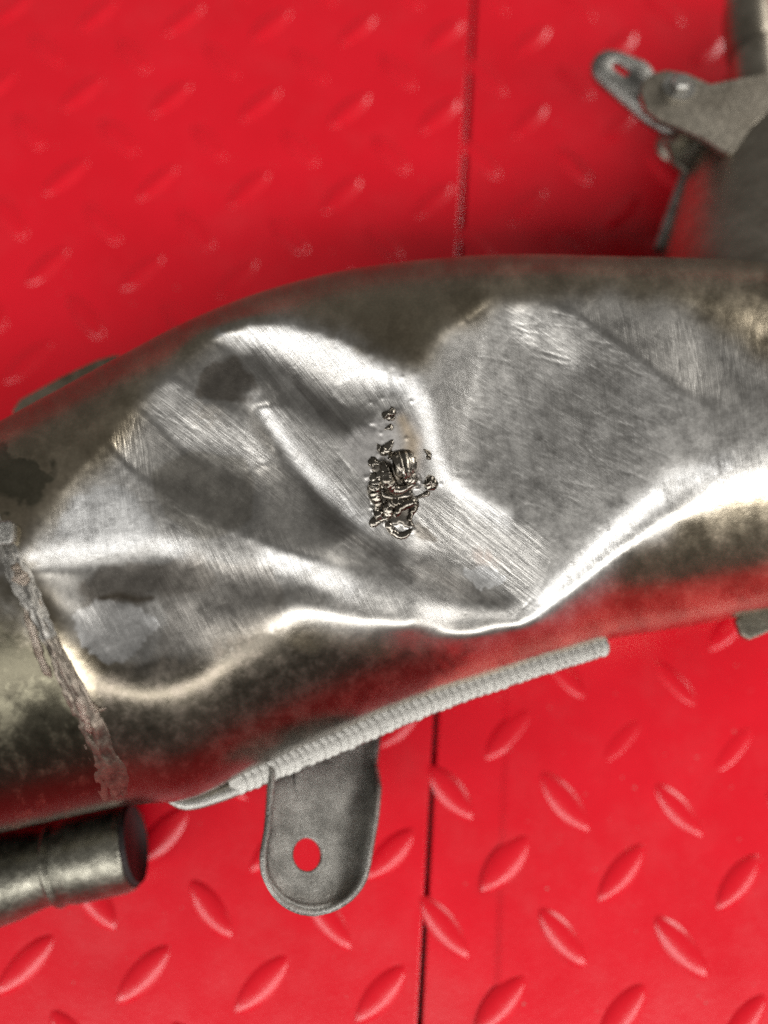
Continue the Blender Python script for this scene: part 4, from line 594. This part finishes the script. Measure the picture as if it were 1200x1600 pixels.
collar, PCc, PCX, PCY = shell_part('collar', 0.15, UW, 150, pipe, label='darker pipe end left of the rough girth weld')
_vis = np.abs(np.degrees(PHI)) < 80
_tri = [(p[:, _vis].reshape(-1, 3), x[:, _vis].ravel(), y[:, _vis].ravel()) for p, x, y in ((PB, PBX, PBY), (PCc, PCX, PCY))]
SP = np.concatenate([t[0] for t in _tri]); SX = np.concatenate([t[1] for t in _tri]); SY = np.concatenate([t[2] for t in _tri])
_ix = np.full((1060, 1500), -1, np.int32)
_in = (SX > -149) & (SX < 1349) & (SY > 321) & (SY < 1379); _id = np.nonzero(_in)[0]
_ix[np.round(SY[_id] - 320).astype(int), np.round(SX[_id] + 150).astype(int)] = _id
def surf(px, py):
    a, b = int(round(px + 150)), int(round(py - 320))
    for r in (2, 5, 12, 40):
        w_ = _ix[max(b - r, 0):b + r + 1, max(a - r, 0):a + r + 1]; w_ = w_[w_ >= 0]
        if len(w_): return SP[w_[np.argmin((SX[w_] - px) ** 2 + (SY[w_] - py) ** 2)]]
    return SP[np.argmin((SX - px) ** 2 + (SY - py) ** 2)]
def lift(p, h):
    d = CAM - p; return p + d / np.linalg.norm(d) * h

# ------------------------------------------------------------------ parts of the pipe
rp = random.Random(21)
def bevel(o, wd, seg=2):
    m = o.modifiers.new('bevel', 'BEVEL'); m.width = wd; m.segments = seg; m.limit_method = 'ANGLE'; m.angle_limit = math.radians(35); return o
def prism(name, pts, z, th, mat, parent, tilt=(0, 0), **kw):
    """flat plate traced at height z (tilt = rise per pixel in x, y), th thick"""
    pts = np.asarray(pts, float); c = pts.mean(0)
    zz = z + (pts[:, 0] - c[0]) * tilt[0] + (pts[:, 1] - c[1]) * tilt[1]
    top = [P(x, y, q) for (x, y), q in zip(pts, zz)]; bot = [t_ - np.array([0, 0, th]) for t_ in top]; n = len(pts)
    f = [tuple(range(n))[::-1], tuple(range(n, 2 * n))] + [(i, (i + 1) % n, n + (i + 1) % n, n + i) for i in range(n)]
    o = mesh(name, top + bot, f, mat, smooth=False, **kw); child(o, parent); bevel(o, th * 0.25); return o
def dense(path, n): return cr(path, np.linspace(0, len(path) - 1, n))
def wob(n, s, amp):
    a = np.array([rp.gauss(0, 1) for _ in range(n)]); k = np.exp(-0.5 * (np.arange(-12, 13) / s) ** 2); k /= k.sum()
    a = np.convolve(np.pad(a, 12, 'edge'), k, 'valid'); return amp * a / (a.std() + 1e-9)

# long weld bead along the near edge, made of overlapping ripples
seam_px = [(256, 1246), (292, 1256), (340, 1243), (415, 1212), (540, 1160), (660, 1109), (795, 1060), (948, 1012)]
ZS = 0.031
sp = dense(seam_px, 160); sp3 = P(sp[:, 0], sp[:, 1], np.full(160, ZS - 0.0006))
rad = np.interp(sp[:, 0], [256, 290, 350, 420, 930, 948], [0.0006, 0.0014, 0.0017, 0.0018, 0.0018, 0.0012])
vs, fs = tube_mesh(sp3, rad, 14, flat=0.4)
seam = mesh('weld_seam', vs, fs, WELDM, label='pale ribbed weld bead along the near edge'); child(seam, pipe)
me_r = bpy.data.meshes.new('weld_ripple')
rv, nR, nS = [], 7, 18
for i in range(nR):
    a = math.pi / 2 * i / (nR - 1)
    for k in range(nS):
        b = 2 * math.pi * k / nS; r = math.cos(a) ** 0.55 if i < nR - 1 else 0.02
        rv.append((0.0021 * r * math.cos(b), 0.0027 * r * math.sin(b), 0.00028 * math.sin(a) ** 0.5))
me_r.from_pydata(rv, [], grid_faces(nR, nS, True) + [tuple((nR - 1) * nS + k for k in range(nS))])
me_r.polygons.foreach_set('use_smooth', [True] * len(me_r.polygons)); me_r.materials.append(WELDM)
seg = np.linalg.norm(np.diff(sp3, axis=0), axis=1); cum = np.concatenate([[0], np.cumsum(seg)])
sstart = cum[np.argmin(np.abs(sp[:, 0] - 372))]; k = 0; s_ = sstart
while s_ < cum[-1] - 0.0012:
    q = np.array([np.interp(s_, cum, sp3[:, a]) for a in range(3)]); q2 = np.array([np.interp(s_ + 0.001, cum, sp3[:, a]) for a in range(3)])
    t = q2 - q; o = bpy.data.objects.new('weld_ripple', me_r)
    M = Matrix.Rotation(math.atan2(t[1], t[0]), 4, 'Z') @ Matrix.Rotation(math.radians(-5 + rp.uniform(-1.5, 1.5)), 4, 'Y') @ Matrix.Rotation(math.radians(10), 4, 'X')
    o.matrix_world = Matrix.Translation(q + np.array([rp.gauss(0, .00006), 0.0008 + rp.gauss(0, .00006), 0.0006])) @ M @ Matrix.Diagonal((rp.uniform(.95, 1.08), rp.uniform(.94, 1.06), rp.uniform(.9, 1.15), 1))
    put(o); child(o, seam); s_ += 0.0019 + rp.uniform(-.00018, .00018); k += 1

up_ = [(x, y) for x, y in dense(seam_px[2:], 24)]
prism('seam_flange', [(x + 2, y - 34) for x, y in up_] + [(x, y + 9) for x, y in up_[::-1]], ZS - 0.0012, 0.0014, SOOT, pipe, label='dark flange carrying the long weld bead')  # flange in dark metal, standing in for the shaded undercut above the bead
# rough girth weld round the left end
gw_px = [(-50, 715), (-20, 790), (8, 850), (34, 905), (62, 965), (92, 1030), (120, 1092), (146, 1150), (166, 1205), (178, 1248)]
gn, gm = 190, 25
gp = dense(gw_px, gn); gt_ = np.gradient(gp, axis=0); gt_ /= np.linalg.norm(gt_, axis=1)[:, None]; gnm = np.stack([-gt_[:, 1], gt_[:, 0]], 1)
gwid = np.interp(np.linspace(0, 1, gn), [0, .3, .7, .9, 1], [17, 20, 23, 31, 27]) * (1 + wob(gn, 4, .10))
ac = np.linspace(-1, 1, gm); bumps = np.array([wob(gn, 2.2, 1.0) for _ in range(gm)]).T
bumps = (bumps + np.roll(bumps, 1, 1) + np.roll(bumps, -1, 1)) / 1.7
gv, gpx = [], []
for i in range(gn):
    for j in range(gm):
        x, y = gp[i] + gnm[i] * gwid[i] * ac[j]
        h = (1 - ac[j] ** 2) ** 0.7 * (0.00052 + 0.00012 * bumps[i, j] + 0.0003 * math.sin(2.2 * ac[j] + 4 * i / gn)) - 0.0002
        gv.append(lift(surf(x, y), h)); gpx.append((x, y))
gpx = np.array(gpx)
gw = mesh('girth_weld', gv, grid_faces(gn, gm), SCALE, label='rough brown weld ring joining the collar to the shell'); child(gw, pipe)
gt2 = smp(TINT, gpx[:, 0], gpx[:, 1]); fr = np.repeat(np.linspace(0, 1, gn), gm)[:, None]; nz = np.clip(0.5 + 0.3 * bumps.reshape(-1, 1), 0, 1)
wc = np.where(fr < .5, 1, 0) * np.array([0.47, 0.45, 0.41]) + np.where(fr >= .5, 1, 0) * (np.array([0.33, 0.29, 0.24]) * (1 - (fr - .5) * 2) + np.array([0.23, 0.17, 0.13]) * (fr - .5) * 2)
gcol = np.ones((gn * gm, 4), np.float32); gcol[:, :3] = wc * (0.38 + 0.45 * nz)
a = gw.data.attributes.new('tint', 'FLOAT_COLOR', 'POINT'); a.data.foreach_set('color', gcol.ravel())
a = gw.data.attributes.new('rough', 'FLOAT', 'POINT'); a.data.foreach_set('value', (0.46 + 0.12 * (1 - nz)).astype(np.float32).ravel())
GWM = plain_metal("girth_weld_metal", (0.16, 0.125, 0.095), (0.46, 0.40, 0.34), 0.28, 0.45, 260, 0.7, bd=0.0005)
def drip(name, pts, r, mat, parent, up=0.35, seg=10, flat=0.9, wv=0.22, steps=5, jag=0.10, sm=1.3):
    n = max(7, steps * len(pts)); d = dense(pts, n) if len(pts) > 1 else None
    d3 = np.array([lift(surf(x, y), r * 0.00014 * up) for x, y in d])
    for _ in range(4 if sm > 2 else 0): d3[1:-1] = (d3[:-2] + d3[1:-1] + d3[2:]) / 3
    tt = np.linspace(0, 1, n); pr = np.clip(1 - np.abs(2 * tt - 1) ** 4, 0.03, 1) ** 0.5
    rr = r * 0.000142 * pr * (1 + wob(n, sm, wv))
    d3 = d3 + np.array([[rp.gauss(0, 1) * r * 0.000006 for _ in range(3)] for _ in range(n)])
    vs, fs = tube_mesh(d3, np.abs(rr) + 1e-5, seg, rng=rp, rough=jag, flat=flat)
    o = mesh(name, vs, fs, mat); child(o, parent); return o
for pts, r in [([(22, 878), (30, 900), (40, 915)], 9), ([(60, 935), (72, 985), (88, 1025), (104, 1062)], 4), ([(38, 950), (52, 990), (64, 1030), (80, 1060)], 4),
               ([(140, 1098), (152, 1108), (166, 1106)], 5), ([(120, 1085), (134, 1122), (142, 1150)], 6)]:
    drip('weld_lump', pts, r, GWM, gw, up=0.3, flat=0.45)

# torn metal of the gouge: folded strings and flakes of half-melted sheet
for pts, r, fl in [([(580, 740), (587, 752), (584, 768), (590, 786), (588, 800), (596, 808)], 8.0, .9), ([(597, 720), (603, 736), (606, 752), (618, 765), (634, 763), (647, 754)], 6.4, 1.1),
               ([(616, 732), (628, 726), (649, 719)], 7.5, .7), ([(626, 751), (636, 746), (648, 743)], 6.5, .8), ([(598, 770), (616, 778), (643, 769)], 6.0, .7),
               ([(617, 808), (626, 793), (648, 784), (644, 800), (640, 814), (649, 824)], 6.2, 1.1), ([(604, 815), (614, 831), (630, 838), (645, 826)], 4.4, .8),
               ([(579, 823), (592, 810), (611, 808)], 4.2, .7), ([(605, 643), (608, 649), (613, 657)], 6.0, .7), ([(600, 672), (607, 668), (614, 667)], 4.4, .7),
               ([(589, 693), (595, 703), (604, 702), (615, 687)], 5.6, .9), ([(606, 710), (613, 713), (620, 719)], 5.4, .8),
               ([(576, 722), (584, 722), (594, 725)], 3.6, .7), ([(667, 749), (675, 755), (668, 764)], 5.0, .9), ([(643, 782), (656, 776), (671, 769)], 4.0, .7),
               ([(663, 702), (670, 709), (669, 719)], 3.6, .7), ([(607, 790), (620, 783), (637, 790)], 7.0, .6), ([(599, 785), (606, 797), (603, 812)], 5.5, .7), ([(592, 738), (599, 750), (601, 765)], 6.0, .7)]:
    drip('metal_burr', pts, r * 1.12, BURR, body, up=0.45, flat=fl * 0.85, wv=0.30, jag=0.05, steps=7, seg=12, sm=4.0)

# small fittings on the pipe
prism('clip', [(-30, 818), (-28, 852), (16, 850), (21, 842), (20, 818), (14, 811)], surf(5, 832)[2] + 0.0022, 0.0025, TABM, pipe, label='small pale metal clip at the left edge of the collar')
prism('edge_flange', [(18, 642), (30, 624), (95, 588), (150, 562), (178, 554), (200, 556), (150, 630), (50, 690)], 0.034, 0.0016, TAN, pipe, label='narrow metal flange on the far side of the pipe')
prism('edge_flange', [(1150, 968), (1158, 992), (1172, 1000), (1260, 962), (1280, 930), (1180, 945)], 0.028, 0.0020, SOOT, pipe, label='dark flange under the near edge at the right')

# mounting tab: a dished tongue with a raised rim and a bolt hole
def tab():
    S = 0.000146
    hole = P(480, 1335, 0.028); a2 = P(499, 1200, 0.021) - hole; a2 /= np.linalg.norm(a2)
    nrm = np.array([0.42, 0.05, 1.0]); nrm -= a2 * (nrm @ a2); nrm /= np.linalg.norm(nrm); a1 = np.cross(a2, nrm)
    left = [(-104, 250), (-95, 190), (-86, 130), (-77, 70), (-71, 20)]; arc = [(4 + 75 * math.cos(t_), -10 + 66 * math.sin(t_)) for t_ in np.linspace(math.pi, 2 * math.pi, 15)]
    right = [(80, 20), (82, 70), (84, 130), (86, 190), (88, 250)]; top = [(50, 252), (0, 252), (-45, 252)]
    loop = np.array(left + arc + right + top, float); n = 96
    cl = np.vstack([loop, loop[:1]]); d = np.concatenate([[0], np.cumsum(np.linalg.norm(np.diff(cl, axis=0), axis=1))])
    ss = np.linspace(0, d[-1], n, endpoint=False); L = np.stack([np.interp(ss, d, cl[:, k]) for k in (0, 1)], 1)
    tn = np.roll(L, -1, 0) - np.roll(L, 1, 0); tn /= np.linalg.norm(tn, axis=1)[:, None]; inw = np.stack([-tn[:, 1], tn[:, 0]], 1)
    ang = np.arctan2(L[:, 1], L[:, 0]); side = np.clip((245 - L[:, 1]) / 8, 0, 1)
    hgt = side * np.interp(L[:, 0], [-84, -60, 20, 60, 96], [40, 26, 14, 40, 62]) * np.interp(L[:, 1], [-95, -40, 60, 110, 160], [0.55, 0.8, 1.0, 0.9, 0.35])
    rings = [np.stack([22.5 * np.cos(ang), 23.5 * np.sin(ang), 0 * ang], 1), np.stack([26 * np.cos(ang), 27 * np.sin(ang), 0.6 + 0 * ang], 1)]
    for ins, h in ((24, 0.0), (12, 1.5), (6, 5.0), (2, 11.0)):
        w_ = np.where(side > 0.02, 1, 0.3); rings.append(np.concatenate([L + inw * (ins * w_)[:, None], (h * side)[:, None]], 1))
    rings.append(np.concatenate([L, np.minimum(hgt, 99)[:, None] * 0.55], 1)); rings.append(np.concatenate([L - inw * 1.5, hgt[:, None]], 1))
    vs = [hole + S * (r[0] * a1 + r[1] * a2 + r[2] * nrm) for R_ in rings for r in R_]
    o = mesh('mounting_tab', vs, grid_faces(len(rings), n, True), TABM, label='grey dished mounting tab with a round bolt hole'); child(o, pipe)
    m = o.modifiers.new('solid', 'SOLIDIFY'); m.thickness = 0.0012; m.offset = -1
    return o
tab()

# ------------------------------------------------------------------ tube end poking out at the lower left
ts = empty('tube_end', V(60, 1360, 0.0), label='short dark blurred tube end poking out under the left end of the pipe', cat='tube')
ax0, ax1 = P(-230, 1424, 0.0112), P(206, 1320, 0.0112)
tt = np.array([0, .40, .52, .58, .66, .70, .73, .76, .80, .97, .99, 1.0]); rr = np.array([.0112, .0112, .0112, .0108, .0096, .0093, .0093, .0099, .0104, .0106, .0103, .0098])
tq = np.linspace(0, 1, 90); rq = np.interp(tq, tt, rr)
vs, fs = tube_mesh(ax0 + (ax1 - ax0) * tq[:, None], rq, 40, caps=True)
o = mesh('tube_wall', vs, fs, STUB); child(o, ts)
sd_ = (ax1 - ax0) / np.linalg.norm(ax1 - ax0)
vs, fs = tube_mesh(np.array([ax1 - sd_ * 0.0002, ax1 + sd_ * 0.0012]), np.array([.0094, .0090]), 32); child(mesh('end_cap', vs, fs, DARK), ts)
vs, fs = tube_mesh(np.array([ax0 + (ax1 - ax0) * a for a in (.715, .725, .735, .745, .755)]), np.array([.0094, .0101, .0104, .0101, .0094]), 32)
child(mesh('tube_bead', vs, fs, STUB), ts)

# ------------------------------------------------------------------ exhaust part with bracket, top right
ex = empty('bracketed_exhaust_section', V(1150, 250, 0.0), label='blurred brown exhaust section with a bolted slotted bracket in the top right corner', cat='exhaust section')
axp = dense([(1255, 60), (1232, 200), (1222, 380), (1215, 620)], 40); ar = np.interp(np.linspace(0, 1, 40), [0, .3, .6, 1], [.0170, .0220, .0295, .0360])
axz = ar * 0.92 + 0.0005
vs, fs = tube_mesh(P(axp[:, 0], axp[:, 1], axz), ar, 48, flat=0.9); child(mesh('chamber', vs, fs, AGED), ex)
ep = dense([(1090, 222), (1072, 275), (1052, 330), (1030, 392)], 24)
vs, fs = tube_mesh(P(ep[:, 0], ep[:, 1], np.full(24, 0.030)), np.full(24, 0.0019), 12, flat=0.7); child(mesh('edge_bead', vs, fs, TABM), ex)
prism('bracket_plate', [(1001, 146), (1004, 126), (1020, 113), (1042, 108), (1072, 113), (1110, 130), (1150, 122), (1210, 110), (1220, 160), (1185, 190), (1166, 224), (1143, 240), (1130, 234), (1100, 214), (1062, 198), (1030, 186), (1008, 168)],
      0.046, 0.0022, AGED, ex, label='brown bracket plate with a rounded end')
def slot_tab():
    out = np.array([(931, 106), (936, 94), (948, 88), (964, 90), (1004, 106), (1012, 116), (1018, 140), (1056, 180), (1056, 200), (1040, 202), (1012, 186), (986, 164), (944, 128), (934, 118)], float)
    c = np.array([968, 114.0]); n = 60; cl = np.vstack([out, out[:1]]); d = np.concatenate([[0], np.cumsum(np.linalg.norm(np.diff(cl, axis=0), axis=1))])
    ss = np.linspace(0, d[-1], n, endpoint=False); L = np.stack([np.interp(ss, d, cl[:, k]) for k in (0, 1)], 1); a = np.arctan2(L[:, 1] - c[1], L[:, 0] - c[0])
    ca, sa = math.cos(.62), math.sin(.62); hx, hy = 15 * np.sign(np.cos(a - .62)) * np.abs(np.cos(a - .62)) ** .6, 7.5 * np.sign(np.sin(a - .62)) * np.abs(np.sin(a - .62)) ** .8
    I = c + np.stack([hx * ca - hy * sa, hx * sa + hy * ca], 1)
    vs = [P(x, y, 0.040) for x, y in I] + [P(x, y, 0.040) for x, y in I * .4 + L * .6] + [P(x, y, 0.040) for x, y in L] + [P(x, y, 0.038) for x, y in L + (L - c) * 0.01]
    o = mesh('slotted_tab', vs, grid_faces(4, n, True), TABM, label='pale metal tab with an oval slot'); child(o, ex)
    m = o.modifiers.new('solid', 'SOLIDIFY'); m.thickness = 0.0016; m.offset = -1; return o
slot_tab()
prism('gap_shade_plate', [(1010, 176), (1050, 196), (1100, 216), (1092, 236), (1074, 268), (1052, 252), (1040, 216)], 0.032, 0.002, SOOT, ex)  # dark sheet added to stand in for the shaded gap beneath the bracket
b0 = P(1060, 138, 0.046)
vs, fs = tube_mesh(np.array([b0, b0 + [0, 0, .0024], b0 + [0, 0, .0030]]), np.array([.0026, .0026, .0020]), 6); child(mesh('bolt', vs, fs, BOLTM, smooth=False), ex)
vs, fs = tube_mesh(np.array([b0 + [0, 0, -.0001], b0 + [0, 0, .0007]]), np.array([.0042, .0042]), 28); child(mesh('washer', vs, fs, BOLTM, smooth=False), ex)
b1 = P(1080, 172, 0.040)
vs, fs = tube_mesh(np.array([b1 * [1, 1, 0] + [0, 0, .026], b1 + [0, 0, .0042]]), np.array([.0050, .0050]), 24); child(mesh('spacer', vs, fs, SOOT), ex)
npth = P(np.linspace(1186, 1160, 14), np.linspace(176, -70, 14), np.full(14, 0.036)); vs, fs = tube_mesh(npth, np.linspace(.0068, .0056, 14), 28); child(mesh('neck', vs, fs, AGED), ex)
cp = P(np.linspace(1172, 1166, 6), np.linspace(92, 6, 6), np.full(6, 0.036)); vs, fs = tube_mesh(cp, np.array([.0058, .0065, .0066, .0066, .0065, .0058]), 28); child(mesh('neck_collar', vs, fs, AGED), ex)
